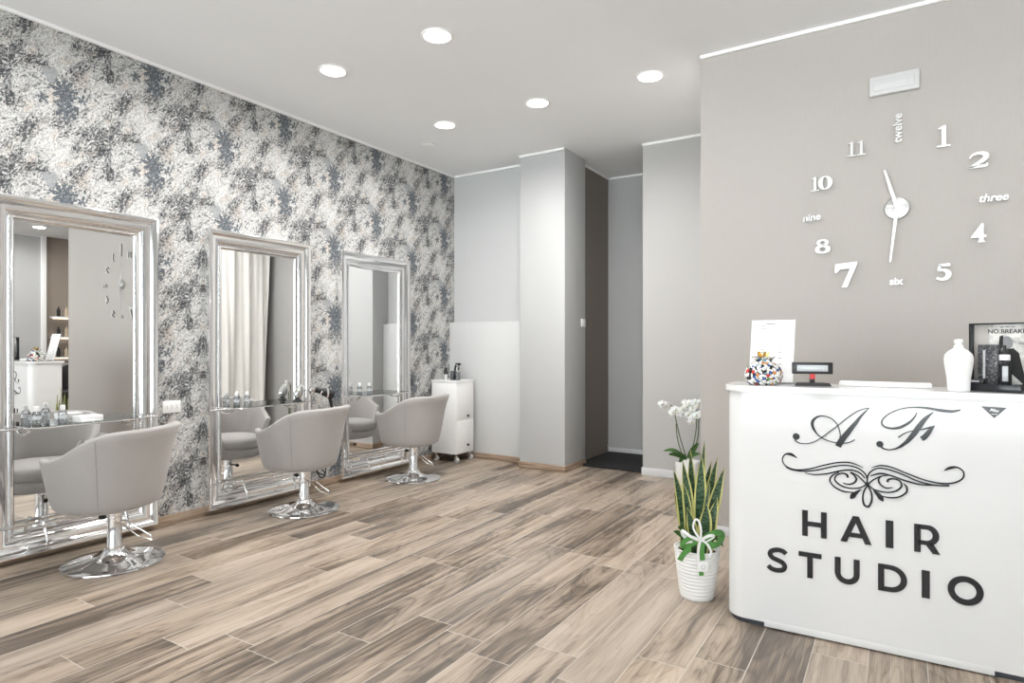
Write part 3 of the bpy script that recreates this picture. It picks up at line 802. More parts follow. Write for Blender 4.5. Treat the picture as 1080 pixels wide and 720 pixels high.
for k, (dx, dy, tl, h, mt, nm, lb) in enumerate(((-.02, .0, 8, .16, 'black', 'hair_clipper', 'black clipper standing left in the clear tool holder'), (.018, .012, -6, .135, 'silver', 'hair_scissors', 'silver scissors standing right in the clear tool holder'))):
    bm = NB(); tube(bm, [(0, 0, 0), (0, 0, h*.5), (0, 0, h*.85), (0, 0, h)], .013, 12, rs=[.012, .014, .012, .006] if k == 0 else [.004, .005, .009, .009])
    if k: tube(bm, [(.012*math.cos(a), 0, h+.01+.012*math.sin(a)) for a in [i*PI/6 for i in range(12)]], .003, 6, True)
    o = finish(nm, bm, mt, None, loc=(-3.99+dx, 5.265+dy, .876)); o.rotation_euler.y = math.radians(tl); tag(o, lb, 'hair tool')
for k, (dx, dy, h, mt, lb) in enumerate(((-.135, .0, .13, 'black', 'tall black bottle at the left end of the trolley top'), (-.09, -.055, .075, 'black', 'short dark jar on the trolley top left of the spray bottle'))):
    t = thing('product_bottle', lb, 'bottle', (-4.045+dx, 5.34+dy, .868))
    finish('bottle_body', lathe(NB(), [(.02, 0), (.022, .004), (.022, h*.7), (.012, h*.82)], 20), 'black' if k == 0 else 'silver', t)
    finish('cap', lathe(NB(), [(.012, h*.82), (.013, h*.83), (.012, h)], 16), 'black', t)

# ================================================================ MAT in the alcove
tag(finish('doormat', box(NB(), -2.83, -2.10, 5.78, 6.64, 0, .022, .006), 'mat'), 'black doormat filling the floor of the alcove', 'doormat')
t = thing('door_stop', 'small chrome floor stop in the alcove corner', 'door stop', (-2.83, 6.58, .022))
finish('stop_post', lathe(NB(), [(.018, 0), (.018, .006), (.010, .01), (.010, .05), (.017, .054), (.017, .075), (.01, .08)], 20), 'chrome', t)

# ================================================================ CURTAIN (seen in the middle mirror) + rod
t = thing('curtain', 'cream floor-length curtain on a rail, seen in the middle mirror', 'curtain', (-1.06, 4.33, 0))
bm = NB(); NY, NZ = 120, 24; g = []
for j in range(NZ+1):
    z = .02+(2.95-.02)*j/NZ; row = []
    for i in range(NY+1):
        f = i/NY; y = f*1.28; zz = j/NZ
        x = .035*math.sin(f*34+1.4*math.sin(zz*2.5+f*5))*(1-.35*zz)+.015*math.sin(f*71+zz*3)
        row.append(bm.verts.new((x, y*(1-.04*(1-zz)), z)))
    g.append(row)
for j in range(NZ):
    for i in range(NY): bm.faces.new((g[j][i], g[j][i+1], g[j+1][i+1], g[j+1][i]))
o = finish('curtain_cloth', bm, 'curtain', t, 80); md = o.modifiers.new('s', 'SOLIDIFY'); md.thickness = .003
finish('curtain_rail', tube(NB(), [(0, 0, 2.97), (0, 1.34, 2.97)], .012, 12), 'trim', t)

# ================================================================ WASH AREA (only seen in the nearest mirror)
t = thing('wash_chair', 'black backwash chair with white basin, seen dark in the nearest mirror', 'wash chair', (3.05, 4.85, 0), math.radians(180))
bm = NB(); box(bm, -.28, .30, -.27, .27, .36, .50, .05, 4); finish('seat', bm, 'leather_black', t)
bm = NB(); box(bm, -.07, .07, -.25, .25, -.02, .55, .045, 4); xf(bm, Matrix.Translation((-.28, 0, .44)) @ Matrix.Rotation(math.radians(-26), 4, 'Y')); finish('backrest', bm, 'leather_black', t)
for s in (-1, 1):
    bm = NB(); box(bm, -.28, .24, s*.33-.045, s*.33+.045, .14, .66, .035, 3); finish('armrest', bm, 'leather_black', t)
bm = NB(); box(bm, -.22, .24, -.24, .24, 0, .36, .02); finish('pedestal', bm, 'black', t)
bm = NB(); lathe(bm, [(.10, .0), (.20, .04), (.27, .14), (.285, .20), (.27, .205), (.24, .15), (.16, .06), (.05, .045)], 40, (-.68, 0, .72)); finish('basin', bm, 'basin', t)
bm = NB(); box(bm, -.84, -.52, -.18, .18, 0, .73, .03); finish('basin_column', bm, 'white_satin', t)
for z, nm in ((1.0, 'lowest'), (1.36, 'middle'), (1.72, 'topmost')):
    t = thing('wall_shelf', nm+' of the lit white product shelves on the taupe wall, seen in the nearest mirror', 'shelf', (4.30, 5.45, z), 0, 'lit shelves of the wash area')
    finish('shelf_board', box(NB(), -.22, 0, -.42, .42, 0, .024, .002), 'white_satin', t)
    finish('light_strip', box(NB(), -.04, -.02, -.38, .38, -.010, 0, .001), 'led', t)
for z in (1.024, 1.384, 1.744):
    for k in range(6):
        o = finish('product_bottle', lathe(NB(), [(.026, 0), (.028, .005), (.028, .13), (.012, .15), (.012, .18)], 16), ['black', 'amber', 'white_satin'][(k+int(z*9)) % 3], None, loc=(4.19, 5.13+k*.125, z))
        tag(o, 'product bottle on the lit shelf of the wash area', 'bottle', 'product bottles on the lit shelf')

# ================================================================ RECEPTION COUNTER
CR = math.radians(1.45); CO = (-.1, 2.924)
counter = thing('reception_counter', 'white gloss reception counter with rounded ends and black lettering', 'counter', (CO[0], CO[1], 0), CR)
cs, sn = math.cos(CR), math.sin(CR)
def P(px, py):
    """pixel -> (u, z) on the counter's front plane, metres"""
    t = (px-540)/FPX; v = (FW[0]+RT[0]*t, FW[1]+RT[1]*t, (YH-py)/FPX)
    # local frame: u along (cs,sn); plane normal (-sn,cs)
    d = (-sn*CO[0]+cs*CO[1])/(-sn*v[0]+cs*v[1])
    x, y = v[0]*d-CO[0], v[1]*d-CO[1]
    return x*cs+y*sn, CH+v[2]*d
HW, DP, RC = .570, .30, .085
def outline(hw, y0, y1, r, n=12):
    pts = []
    for k in range(n+1):
        a = PI+k*PI/2/n; pts.append((-hw+r+r*math.cos(a), y0+r+r*math.sin(a)))
    for k in range(n+1):
        a = 1.5*PI+k*PI/2/n; pts.append((hw-r+r*math.cos(a), y0+r+r*math.sin(a)))
    pts += [(hw, y1), (-hw, y1)]
    return pts
up = lambda z: (lambda u, v, d: (u, v, z+d))
finish('plinth', prism(NB(), outline(HW-.012, .012, DP, RC-.01), up(0), .024), 'steel_dark', counter, 50)
finish('body', prism(NB(), outline(HW, 0, DP, RC), up(.024), 1.018), 'white', counter, 50)
bm = prism(NB(), outline(HW+.014, -.016, DP+.02, RC+.01), up(1.042), .024)
es = [e for e in bm.edges if abs(e.verts[0].co.z-e.verts[1].co.z) < 1e-6]
bmesh.ops.bevel(bm, geom=es, offset=.004, segments=2, affect='EDGES'); finish('worktop', bm, 'white', counter, 50)
a0 = P(806, 640)[0]; a1 = P(1049, 640)[0]
finish('front_panel', box(NB(), a0, a1, -.0015, .010, .006, .034, .0005), 'white', counter)
fr = lambda off: (lambda u, v, d: (u, off-d, v))
FR = fr(-.0002)
# block lettering
def bar(bm, pts): prism(bm, pts, FR, .004)
def letter(ch, px0, px1, z0, z1):
    u0, u1 = P(px0, 560)[0], P(px1, 560)[0]; w = u1-u0; h = z1-z0; s = .022; bm = NB()
    um = (u0+u1)/2
    def rb(pts, k=6, closed=False): ribbon(bm, [(a, b, s*c) for a, b, c in (catmull(pts, k) if k else pts)], FR, .004, closed)
    if ch == 'I': bar(bm, [(u0, z0), (u1, z0), (u1, z1), (u0, z1)])
    if ch == 'H':
        bar(bm, [(u0, z0), (u0+s, z0), (u0+s, z0+h*.40), (u1-s, z0+h*.40), (u1-s, z0), (u1, z0), (u1, z1), (u1-s, z1), (u1-s, z0+h*.58), (u0+s, z0+h*.58), (u0+s, z1), (u0, z1)])
    if ch == 'T':
        bar(bm, [(um-s/2, z0), (um+s/2, z0), (um+s/2, z1-.020), (u1, z1-.020), (u1, z1), (u0, z1), (u0, z1-.020), (um-s/2, z1-.020)])
    if ch == 'A':
        bar(bm, [(u0, z0), (u0+s*1.08, z0), (um, z1-.028), (um, z1), (um-s*.5, z1)])
        bar(bm, [(u1, z0), (um+s*.5, z1), (um, z1), (um, z1-.028), (u1-s*1.08, z0)])
        bar(bm, [(u0+w*.22, z0+h*.20), (u1-w*.22, z0+h*.20), (u1-w*.29, z0+h*.37), (u0+w*.29, z0+h*.37)])
    if ch == 'U':
        r = w/2-s/2; pts = [(u0+s/2, z1, 1), (u0+s/2, z0+r+s*.5, 1)]
        for k in range(1, 12):
            a = PI+PI*k/12; pts.append((um+r*math.cos(a), z0+r*1.0+s*.5+r*math.sin(a), .97))
        pts += [(u1-s/2, z0+r+s*.5, 1), (u1-s/2, z1, 1)]; rb(pts, 0)
    if ch == 'O':
        pts = []
        for k in range(40):
            a = 2*PI*k/40; pts.append((um+(w/2-s*.55)*math.cos(a), (z0+z1)/2+(h/2-s*.45)*math.sin(a), 1.02))
        rb(pts, 0, True)
    if ch == 'D':
        pts = [(u0+s/2, z0+.009, .86), (u0+w*.42, z0+.0095, .86)]
        for k in range(1, 14):
            a = -PI/2+PI*k/14; pts.append((u0+w*.42+(w*.58-s*.5)*math.cos(a), (z0+z1)/2+(h/2-.0095)*math.sin(a), .86+.14*math.cos(a)))
        pts += [(u0+w*.42, z1-.0095, .86), (u0+s/2, z1-.009, .86)]; rb(pts, 0)
        bar(bm, [(u0, z0), (u0+s, z0), (u0+s, z1), (u0, z1)])
    if ch == 'R':
        bar(bm, [(u0, z0), (u0+s, z0), (u0+s, z1), (u0, z1)])
        pts = [(u0+s*.5, z0+h*.36, .8), (u0+w*.50, z0+h*.36, .8)]
        for k in range(1, 12):
            a = -PI/2+PI*k/12; pts.append((u0+w*.50+(w*.46-s*.5)*math.cos(a), z0+h*.64+(h*.28)*math.sin(a), .85+.15*math.cos(a)))
        pts += [(u0+w*.5, z1-.009, .82), (u0+s*.5, z1-.009, .82)]; rb(pts, 0)
        bar(bm, [(u0+w*.40, z0+h*.34), (u1-s*1.15, z0), (u1, z0), (u0+w*.40+s*1.3, z0+h*.36)])
    if ch == 'S':
        cx = um; q = [(.93, .80), (.78, .89), (.52, .915), (.24, .84), (.15, .70), (.27, .57), (.52, .50), (.77, .42), (.87, .28), (.77, .14), (.48, .085), (.22, .12), (.06, .22)]
        rb([(u0+a*w, z0+b*h, .90) for a, b in q], 5)
    o = finish('letter', bm, 'black_gloss', counter); o['label'] = 'black letter '+ch
for ch, a, b in (('H', 846.1, 872), ('A', 886.3, 919.3), ('I', 934, 942.3), ('R', 964, 991.9)): letter(ch, a, b, .431, .541)
for ch, a, b in (('S', 809, 830.6), ('T', 842.3, 866.6), ('U', 880.4, 906.8), ('D', 926, 956.9), ('I', 972, 980.7), ('O', 999, 1037.8)): letter(ch, a, b, .254, .362)
def art(name, strokes, sc, ox, oy, blobs=(), lb=None, k=8):
    bm = NB()
    mpp = .0040   # metres per photo pixel on this plane
    for i, st in enumerate(strokes):
        pts = []
        for x, y, w in st:
            u, z = P(ox+x/sc, oy+y/sc); pts.append((u, z, w/sc*mpp))
        ribbon(bm, [(a, b, max(c, .0006)) for a, b, c in catmull(pts, k)], fr(-.0005-.0002*i), .0025)
    for x, y, r in blobs:
        u, z = P(ox+x/sc, oy+y/sc); rr = r/sc*mpp
        prism(bm, [(u+rr*math.cos(a), z+rr*math.sin(a)) for a in [2*PI*q/24 for q in range(24)]], fr(-.0005), .003)
    o = finish(name, bm, 'black_gloss', counter)
    if lb: o['label'] = lb
    return o
art('monogram_letter', [
    [(170, 462, 14), (175, 492, 12), (215, 514, 9), (280, 518, 8), (350, 500, 8), (420, 460, 9), (500, 402, 9), (575, 345, 9), (660, 277, 10), (750, 217, 10), (820, 190, 9), (870, 180, 7)],
    [(735, 480, 8), (690, 503, 10), (630, 515, 10), (550, 508, 9), (480, 490, 9), (420, 462, 10), (370, 418, 14), (337, 362, 24), (334, 310, 26), (372, 268, 18), (430, 256, 12), (500, 275, 10), (552, 316, 10), (582, 370, 10), (596, 430, 10), (592, 465, 10)],
    [(872, 180, 4), (800, 250, 20), (735, 330, 34), (670, 410, 46), (610, 485, 52), (575, 545, 50)]], 9, 820, 410, [(178, 450, 31)], 'black script letter A')
art('monogram_letter', [
    [(655, 140, 7), (600, 150, 15), (520, 143, 17), (430, 128, 13), (340, 123, 8), (250, 135, 7), (170, 170, 7), (128, 215, 8), (142, 250, 10), (190, 264, 13), (250, 257, 16), (310, 225, 14), (345, 190, 9), (362, 158, 5)],
    [(472, 155, 4), (420, 198, 22), (380, 248, 30), (340, 303, 30), (290, 357, 22), (235, 394, 12), (180, 407, 8), (135, 397, 10), (112, 372, 12)],
    [(237, 325, 8), (280, 297, 7), (330, 281, 6), (400, 270, 8), (450, 258, 10), (480, 246, 5)],
    [(480, 246, 4), (445, 285, 24), (412, 322, 30), (392, 334, 30)]], 6.353, 910, 410, [(114, 369, 20)], 'black script letter F')
art('scroll_ornament', [
    [(107, 66, 3), (75, 46, 15), (42, 46, 8), (27, 75, 6), (45, 108, 6), (95, 128, 7), (170, 125, 7), (250, 105, 7), (330, 90, 7), (400, 92, 7), (465, 118, 3)],
    [(45, 115, 3), (80, 130, 6), (140, 137, 7), (220, 130, 7), (300, 112, 7), (370, 105, 7), (430, 118, 7), (470, 145, 7), (487, 180, 7), (478, 210, 7), (440, 228, 7), (385, 228, 7), (340, 212, 8), (312, 185, 8), (320, 160, 7), (350, 148, 8), (376, 156, 10), (382, 172, 12)],
    [(150, 145, 3), (200, 155, 6), (270, 150, 7), (340, 135, 8), (400, 131, 8), (445, 145, 7), (475, 175, 6)],
    [(355, 200, 4), (385, 208, 7), (415, 200, 9), (428, 180, 10), (415, 158, 8), (395, 146, 5)],
    [(395, 140, 5), (440, 165, 7), (485, 212, 7), (508, 250, 8), (512, 290, 9), (500, 322, 10), (487, 329, 10), (470, 318, 10), (463, 285, 9), (468, 250, 8), (487, 215, 7), (515, 187, 7), (560, 165, 7), (600, 160, 4)],
    [(420, 252, 4), (355, 245, 8), (305, 218, 8), (284, 185, 8), (300, 158, 7), (335, 142, 5)],
    [(455, 234, 2), (425, 255, 18), (408, 272, 24), (396, 285, 6)],
    [(905, 133, 4), (935, 119, 13), (975, 116, 8), (1008, 140, 7), (1004, 175, 7), (960, 199, 8), (890, 203, 8), (800, 185, 7), (700, 148, 7), (620, 116, 7), (560, 106, 7), (510, 118, 3)],
    [(932, 215, 8), (850, 212, 7), (760, 190, 7), (680, 155, 7), (600, 127, 7), (540, 122, 7), (500, 145, 7), (487, 180, 7), (495, 212, 7), (530, 238, 7), (590, 251, 7), (640, 245, 8), (672, 220, 9), (665, 192, 8), (632, 178, 8), (602, 182, 10), (597, 196, 12)],
    [(850, 213, 5), (770, 208, 8), (690, 187, 8), (620, 162, 8), (560, 149, 9), (505, 162, 5)],
    [(625, 224, 4), (590, 228, 7), (558, 208, 9), (548, 182, 8), (562, 165, 5)],
    [(550, 265, 4), (600, 279, 7), (655, 277, 8), (698, 252, 9), (700, 222, 9), (682, 202, 4)],
    [(518, 238, 2), (545, 262, 20), (562, 283, 24), (573, 300, 6)]], 5.143, 820, 470, (), 'black double scroll flourish')
# triangular maker's badge
bm = NB(); tri = [P(1034.8, 428.3), P(1061.7, 430), P(1048.5, 440.8)]
prism(bm, tri, FR, .002); b = finish('badge', bm, 'black_gloss', counter); b['label'] = 'small black downward triangle badge with white script'
bm = text_bm('Mea', .016, .001, .0004, .35); u, z = P(1048.3, 432.6)
xf(bm, Matrix.Translation((u, -.0028, z)) @ Matrix.Rotation(math.radians(8), 4, 'Y') @ Matrix.Rotation(PI/2, 4, 'X')); finish('badge_script', bm, 'paper', b)
bm = NB(); u, z = P(1048.5, 436.6); box(bm, u-.008, u+.009, -.0032, -.002, z-.001, z+.001); finish('badge_underline', bm, 'paper', b)

# ================================================================ THINGS ON THE COUNTER
ZT = 1.0665
def onz(px, py, z=ZT):
    t = (px-540)/FPX; v = (FW[0]+RT[0]*t, FW[1]+RT[1]*t); d = (z-CH)/((YH-py)/FPX)
    return v[0]*d, v[1]*d
# mosaic pouch-shaped jar with gold top
x, y = onz(803.5, 405.6)
t = thing('mosaic_jar', 'round multicolour mosaic jar with ruffled neck and gold crown top', 'jar', (x, y+.03, ZT))
bm = NB(); lathe(bm, [(.062, 0), (.074, .012), (.083, .035), (.083, .055), (.072, .080), (.050, .098), (.036, .106), (.034, .112), (.046, .122), (.050, .128), (.042, .126), (.030, .114)], 40)
for v in bm.verts:
    a = math.atan2(v.co.y, v.co.x); k = .05 if v.co.z < .1 else .10
    s = 1+k*math.sin(a*7)*(.4 if v.co.z < .09 else 1); v.co.x *= s; v.co.y *= s
finish('jar_body', bm, 'mosaic', t, 60)
bm = NB()
for k in range(5):
    a = 2*PI*k/5+.3
    ribbon(bm, catmull([(0, .10, .014), (.012, .125, .022), (.026, .150, .004)], 5), lambda u, v, d, a=a: (u*math.cos(a)-(d-.002)*math.sin(a), u*math.sin(a)+(d-.002)*math.cos(a), v), .004)
lathe(bm, [(.020, .105), (.014, .125), (.006, .135)], 16)
finish('gold_top', bm, 'gold', t)
# acrylic sheet holder
x, y = onz(810, 404)
t = thing('price_list_holder', 'clear upright holder with a printed white sheet behind the mosaic jar', 'sign holder', (x+.005, y+.03, ZT), math.radians(-2))
R_ = Matrix.Rotation(math.radians(-13), 4, 'X'); PWd, PHt = .098, .308
finish('sheet', xf(box(NB(), -PWd, PWd, -.001, .001, .006, PHt), R_), 'paper', t)
bm = NB(); box(bm, -PWd-.004, PWd+.004, .0015, .004, .0, PHt+.003); xf(bm, R_); box(bm, -PWd-.004, PWd+.004, -.05, .03, 0, .003)
finish('acrylic_cover', bm, 'glass', t)
bm = NB()
for k in range(15):
    if k in (2, 3): continue
    z = PHt-.03-k*.0145; wd = .022+.012*((k*37) % 5)/5
    box(bm, -.055, -.055+wd, -.0018, -.0011, z, z+.003)
    if k > 3 and k % 2: box(bm, .03, .045, -.0018, -.0011, z, z+.003)
box(bm, -.03, .01, -.0018, -.0011, PHt-.020, PHt-.015)
finish('printed_text', xf(bm, R_), 'ink', t)
# customer display
x, y = onz(855.5, 407)
t = thing('customer_display', 'small black customer display on a short post and flat foot', 'display', (x, y+.035, ZT), math.radians(12))
bm = NB(); prism(bm, [(-.075, -.035), (.075, -.035), (.058, .035), (-.058, .035)], lambda u, v, d: (u*(1-d*9), v*(1-d*9), d), .014); finish('foot', bm, 'black', t)
bm = NB(); box(bm, -.0105, .0105, -.008, .008, .012, .055, .002); finish('post', bm, 'black', t)
h = finish('display_head', box(NB(), -.082, .082, -.012, .012, .052, .104, .003), 'black', t)
finish('screen', box(NB(), -.062, .062, -.0135, -.0115, .064, .092, .001), 'screen', h)
bm = NB()
for k in range(8): box(bm, -.055+k*.0145, -.047+k*.0145, -.0142, -.0134, .069, .071)
finish('screen_digits', bm, 'ink', h)
finish('red_label', box(NB(), -.010, .011, -.0095, -.0085, .030, .052, .001), 'red', t)
tag(finish('cable', tube(NB(), [q[:3] for q in catmull([(x-.03, y+.085, ZT+.004, 0), (x-.07, y+.07, ZT+.004, 0), (x-.10, y+.085, ZT+.004, 0), (x-.14, y+.08, ZT+.004, 0)], 6)], .0025, 8), 'ink'), 'thin grey cable lying behind the customer display', 'cable')
# white flat case
x0, y0 = -.32, 3.13
t = thing('flat_case', 'long flat white case lying on the counter behind the script initials', 'case', (0, 0, ZT))
xa, ya = onz(882, 408.2); xb, yb = onz(985, 411.5)
bm = NB(); box(bm, xa, xb, 3.10, 3.20, 0, .009, .003); finish('case_base', bm, 'white_satin', t)
bm = NB(); box(bm, xa+.002, xb-.002, 3.102, 3.198, .0095, .019, .003); finish('case_lid', bm, 'paper', t)
# white bottle
x, y = onz(1013, 412.8)
t = thing('white_dispenser_bottle', 'white shouldered bottle with short neck standing left of the black display stand', 'bottle', (x-.004, y+.026, ZT))
bm = NB(); lathe(bm, [(.034, 0), (.037, .004), (.039, .05), (.047, .102), (.0485, .126), (.045, .144), (.032, .159), (.018, .168), (.016, .173)], 40); finish('bottle_body', bm, 'white_satin', t, 60)
bm = NB(); lathe(bm, [(.016, .172), (.016, .179), (.0125, .181), (.0115, .188), (.0155, .190), (.0155, .201), (.010, .204)], 24); finish('cap', bm, 'white_satin', t)
# black product display stand, rotated
x, y = onz(1049.5, 413.8)
t = thing('product_display_stand', 'black-framed counter display with a NO.BREAKER poster, at the right edge', 'display stand', (x+.010, y+.080, ZT), math.radians(-25))
hw = .098
finish('base', box(NB(), -hw, hw, -.055, .055, 0, .030, .0015), 'black_gloss', t)
bm = NB(); box(bm, -hw, -hw+.012, .02, .052, .030, .262, .001); box(bm, hw-.012, hw, .02, .052, .030, .262, .001); box(bm, -hw, hw, .02, .052, .262, .268, .001); finish('frame', bm, 'black_gloss', t)
ps = finish('poster', box(NB(), -.035, hw-.012, .040, .044, .030, .262), 'poster', t)
finish('backing_panel', box(NB(), -hw+.012, -.035, .040, .043, .030, .262), 'greige', t)
bm = text_bm('NO.BREAKER', .0235, .0006, .0004); xf(bm, Matrix.Translation((.030, .0392, .234)) @ Matrix.Rotation(PI/2, 4, 'X')); finish('poster_title', bm, 'black', ps)
bm = NB()
for k in range(3): box(bm, .0+k*.018, .014+k*.018, .0390, .0398, .250, .2525)
finish('poster_small_line', bm, 'black', ps)
# generic figure on the poster: head, shoulders
bm = NB()
prism(bm, [(.022+.021*math.cos(a), .190+.026*math.sin(a)) for a in [2*PI*q/24 for q in range(24)]], lambda u, v, d: (u, .0395-d, v), .0006)
finish('poster_portrait', bm, 'ink', ps)
bm = NB(); prism(bm, [(-.010, .12), (.075, .03), (.085, .03), (.062, .15), (.045, .168), (.012, .165)], lambda u, v, d: (u, .0395-d, v), .0007); prism(bm, [(.0, .215), (.012, .22), (.01, .17), (-.005, .165)], lambda u, v, d: (u, .0388-d, v), .0006)
finish('poster_clothing', bm, 'rubber', ps)
# goods on the stand
def onstand(lx, ly):
    a = math.radians(-25); return (x+.010+lx*math.cos(a)-ly*math.sin(a), y+.080+lx*math.sin(a)+ly*math.cos(a), ZT+.030)
q = onstand(-.022, .004)
t2 = thing('product_carton', 'tall black speckled carton standing on the black display stand', 'carton', q, math.radians(-25))
finish('carton_body', box(NB(), -.034, .034, -.015, .015, 0, .152, .001), 'speck', t2)
finish('carton_print', box(NB(), -.016, -.008, -.0158, -.015, .02, .13), 'screen', t2)
q = onstand(.034, -.014)
t2 = thing('serum_bottle', 'clear and black bottle with white collar and dropper, on the black display stand', 'bottle', q)
finish('bottle_body', lathe(NB(), [(.020, 0), (.022, .004), (.022, .078), (.018, .088), (.013, .092)], 24), 'black_gloss', t2)
finish('front_label', box(NB(), -.010, .008, -.0228, -.0205, .012, .07, .0005), 'screen', t2)
finish('collar', lathe(NB(), [(.0175, .092), (.0175, .112), (.015, .114)], 24), 'paper', t2)
finish('dropper', lathe(NB(), [(.010, .114), (.010, .122), (.006, .135), (.004, .15)], 16), 'black', t2)
q = onstand(-.058, -.034)
t2 = thing('sample_tin', 'small flat black box with pale label lying at the front of the display stand', 'box', q, math.radians(-25))
finish('tin_body', box(NB(), -.030, .034, -.012, .012, 0, .017, .004), 'black', t2)
finish('tin_label', box(NB(), -.024, .02, -.0128, -.0118, .005, .012), 'screen', t2)

# ================================================================ PLANTS
def wpt(bx, by, lat, dep, z):   # offset along camera-right and depth axes
    return (bx+RT[0]*lat+FW[0]*dep, by+RT[1]*lat+FW[1]*dep, z)
def blade(bm, base, tip, w, bend=(0, 0, 0), twist=0, n=14, fold=.006, shape='snake', facing=None):
    base, tip = Vector(base), Vector(tip); uvl = bm.loops.layers.uv.verify(); rows = []
    ax = (tip-base).normalized(); f = Vector(facing) if facing else Vector((FW[0], FW[1], 0))
    side = ax.cross(f).normalized(); nor = side.cross(ax).normalized()
    for i in range(n+1):
        t = i/n; c = base.lerp(tip, t)+Vector(bend)*math.sin(PI*t)
        if shape == 'snake': ww = w*(.62+.38*math.sin(min(1, t/.55)*PI/2))*(1-max(0, (t-.55)/.45)**1.7)
        else: ww = w*(math.sin(PI*min(1, .12+t*.88))**.7)
        ww = max(ww, .0006)
        a = math.radians(twist)*t; s = side*math.cos(a)+nor*math.sin(a); m = nor*math.cos(a)-side*math.sin(a)
        row = []
        for k in range(5):
            q = k/4-.5; row.append((bm.verts.new(c+s*q*ww+m*fold*(1-4*q*q)), k/4, t))
        # back layer for thickness
        for k in range(3, 0, -1):
            q = k/4-.5; row.append((bm.verts.new(c+s*q*ww+m*(fold*(1-4*q*q)-.0028*ww/w)), k/4, t))
        rows.append(row)
    for a, b in zip(rows, rows[1:]):
        for k in range(8):
            j = (k+1) % 8; fc_ = bm.faces.new((a[k][0], a[j][0], b[j][0], b[k][0]))
            for lp, vv in zip(fc_.loops, (a[k], a[j], b[j], b[k])): lp[uvl].uv = (vv[1], vv[2])
    for r in (rows[0], rows[-1]):
        try: bm.faces.new([q[0] for q in r])
        except Exception: pass
    return bm
PX, PY = -.852, 3.105
t = thing('snake_plant', 'snake plant in a white ribbed pot with a white bow, beside the counter', 'plant', (PX, PY, 0))
prof = [(.074, 0), (.080, .002)]
nR = 13
for k in range(nR):
    z = .008+k*(.226/nR); r = .082+(.109-.082)*(k/nR)**.9
    prof += [(r-.0015, z), (r+.0018, z+.005), (r+.0025, z+.010), (r+.001, z+.016)]
prof += [(.110, .236), (.112, .243), (.108, .245), (.102, .241), (.098, .215), (.094, .21)]
finish('pot', lathe(NB(), prof, 56), 'white_satin', t, 60)
finish('soil', lathe(NB(), [(.001, .222), (.095, .218)], 32, cap=False), 'soil', t)
L = [(-16, -23, .02, .622, .034, 0), (-9, -15, .0, .67, .040, 0), (-4, -8, .03, .60, .034, 10), (1, 9, .01, .768, .030, 25), (2, 4, -.01, .70, .046, 0), (6, 24, .02, .680, .040, -10),
     (10, 28, -.01, .640, .044, 0), (14, 28, .02, .585, .036, 0), (-6, -13, -.03, .45, .036, 0), (3, 6, -.045, .475, .050, 0), (12, 18, -.035, .50, .040, 10), (-12, -21, .035, .50, .03, 0), (8, 20, .045, .655, .034, 0), (0, 12, -.02, .60, .018, 30), (4, -3, .04, .715, .034, 0), (-14, -14, .0, .56, .032, 0)]
for (b, tp, dp, z, w, tw) in L:
    bb = wpt(0, 0, b*.0038, dp, .20); tt = wpt(0, 0, tp*.0047, dp*1.5, z)
    finish('leaf', blade(NB(), bb, tt, w*1.4, wpt(0, 0, -.0011*b, dp*.3, .01), tw), 'snake', t, 80)
# decorative ribbons round the rim, facing the camera
def strip(bm, pts, w, th=.0012):
    """ribbon in 3d: pts on centreline, wide in the vertical-ish direction"""
    P3 = [Vector(p[:3]) for p in catmull([tuple(p)+(0,) for p in pts], 6)]; n = len(P3); rows = []
    view = Vector((FW[0], FW[1], 0))
    for i, p in enumerate(P3):
        tg = (P3[min(i+1, n-1)]-P3[max(i-1, 0)]).normalized(); s = tg.cross(view)
        s = s.normalized() if s.length > .05 else Vector((0, 0, 1)); nn = view
        rows.append([bm.verts.new(p+s*w/2*a+nn*th*b) for a, b in ((-1, 0), (1, 0), (1, 1), (-1, 1))])
    for a, b in zip(rows, rows[1:]):
        for k in range(4):
            j = (k+1) % 4; bm.faces.new((a[k], a[j], b[j], b[k]))
    bm.faces.new(rows[0]); bm.faces.new(rows[-1]); return bm
def pf(px, py, dep=-.125):       # point in the plant's local frame, px around 735, photo scale 1 px = 4.55 mm
    s = .00455; p = wpt(0, 0, (px-735)*s, dep, 0); return (p[0], p[1], 1.25-(py-363)*s)
kx, ky = 730.5, 568
bm = NB()
strip(bm, [pf(kx, ky), pf(723, 556), pf(725, 547), pf(729, 549), pf(731, 558), pf(kx, ky)], .010)
strip(bm, [pf(kx, ky, -.13), pf(720, 564, -.14), pf(711, 558, -.13), pf(715, 566, -.12), pf(kx, ky)], .014)
strip(bm, [pf(kx, ky, -.13), pf(738, 563, -.14), pf(744, 564, -.13), pf(738, 569, -.12), pf(kx, ky)], .014)
finish('bow', bm, 'ribbon', t)
bm = NB()
strip(bm, [pf(kx, ky), pf(728, 578, -.13), pf(728, 592, -.125), pf(729, 604, -.12)], .012)
strip(bm, [pf(kx, ky), pf(737, 572, -.13), pf(741, 580, -.13), pf(739, 587, -.125)], .010)
strip(bm, [pf(722, 570, -.125), pf(712, 572, -.12), pf(707, 577, -.10), pf(709, 584, -.11)], .011)
finish('ribbon_tail', bm, 'ribbon', t)
bm = NB()
strip(bm, [pf(728, 567, -.12), pf(718, 566, -.135), pf(711, 572, -.13), pf(716, 576, -.12), pf(727, 570, -.12)], .022)
strip(bm, [pf(720, 577, -.125), pf(713, 582, -.13), pf(709, 590, -.12)], .026)
strip(bm, [pf(733, 568, -.12), pf(744, 561, -.13), pf(754, 563, -.10), pf(755, 572, -.08), pf(746, 575, -.11), pf(735, 571, -.12)], .030)
strip(bm, [pf(732, 570, -.122), pf(732, 580, -.125), pf(733, 590, -.12)], .024)
strip(bm, [pf(731, 600, -.122), pf(732, 606, -.122)], .022)
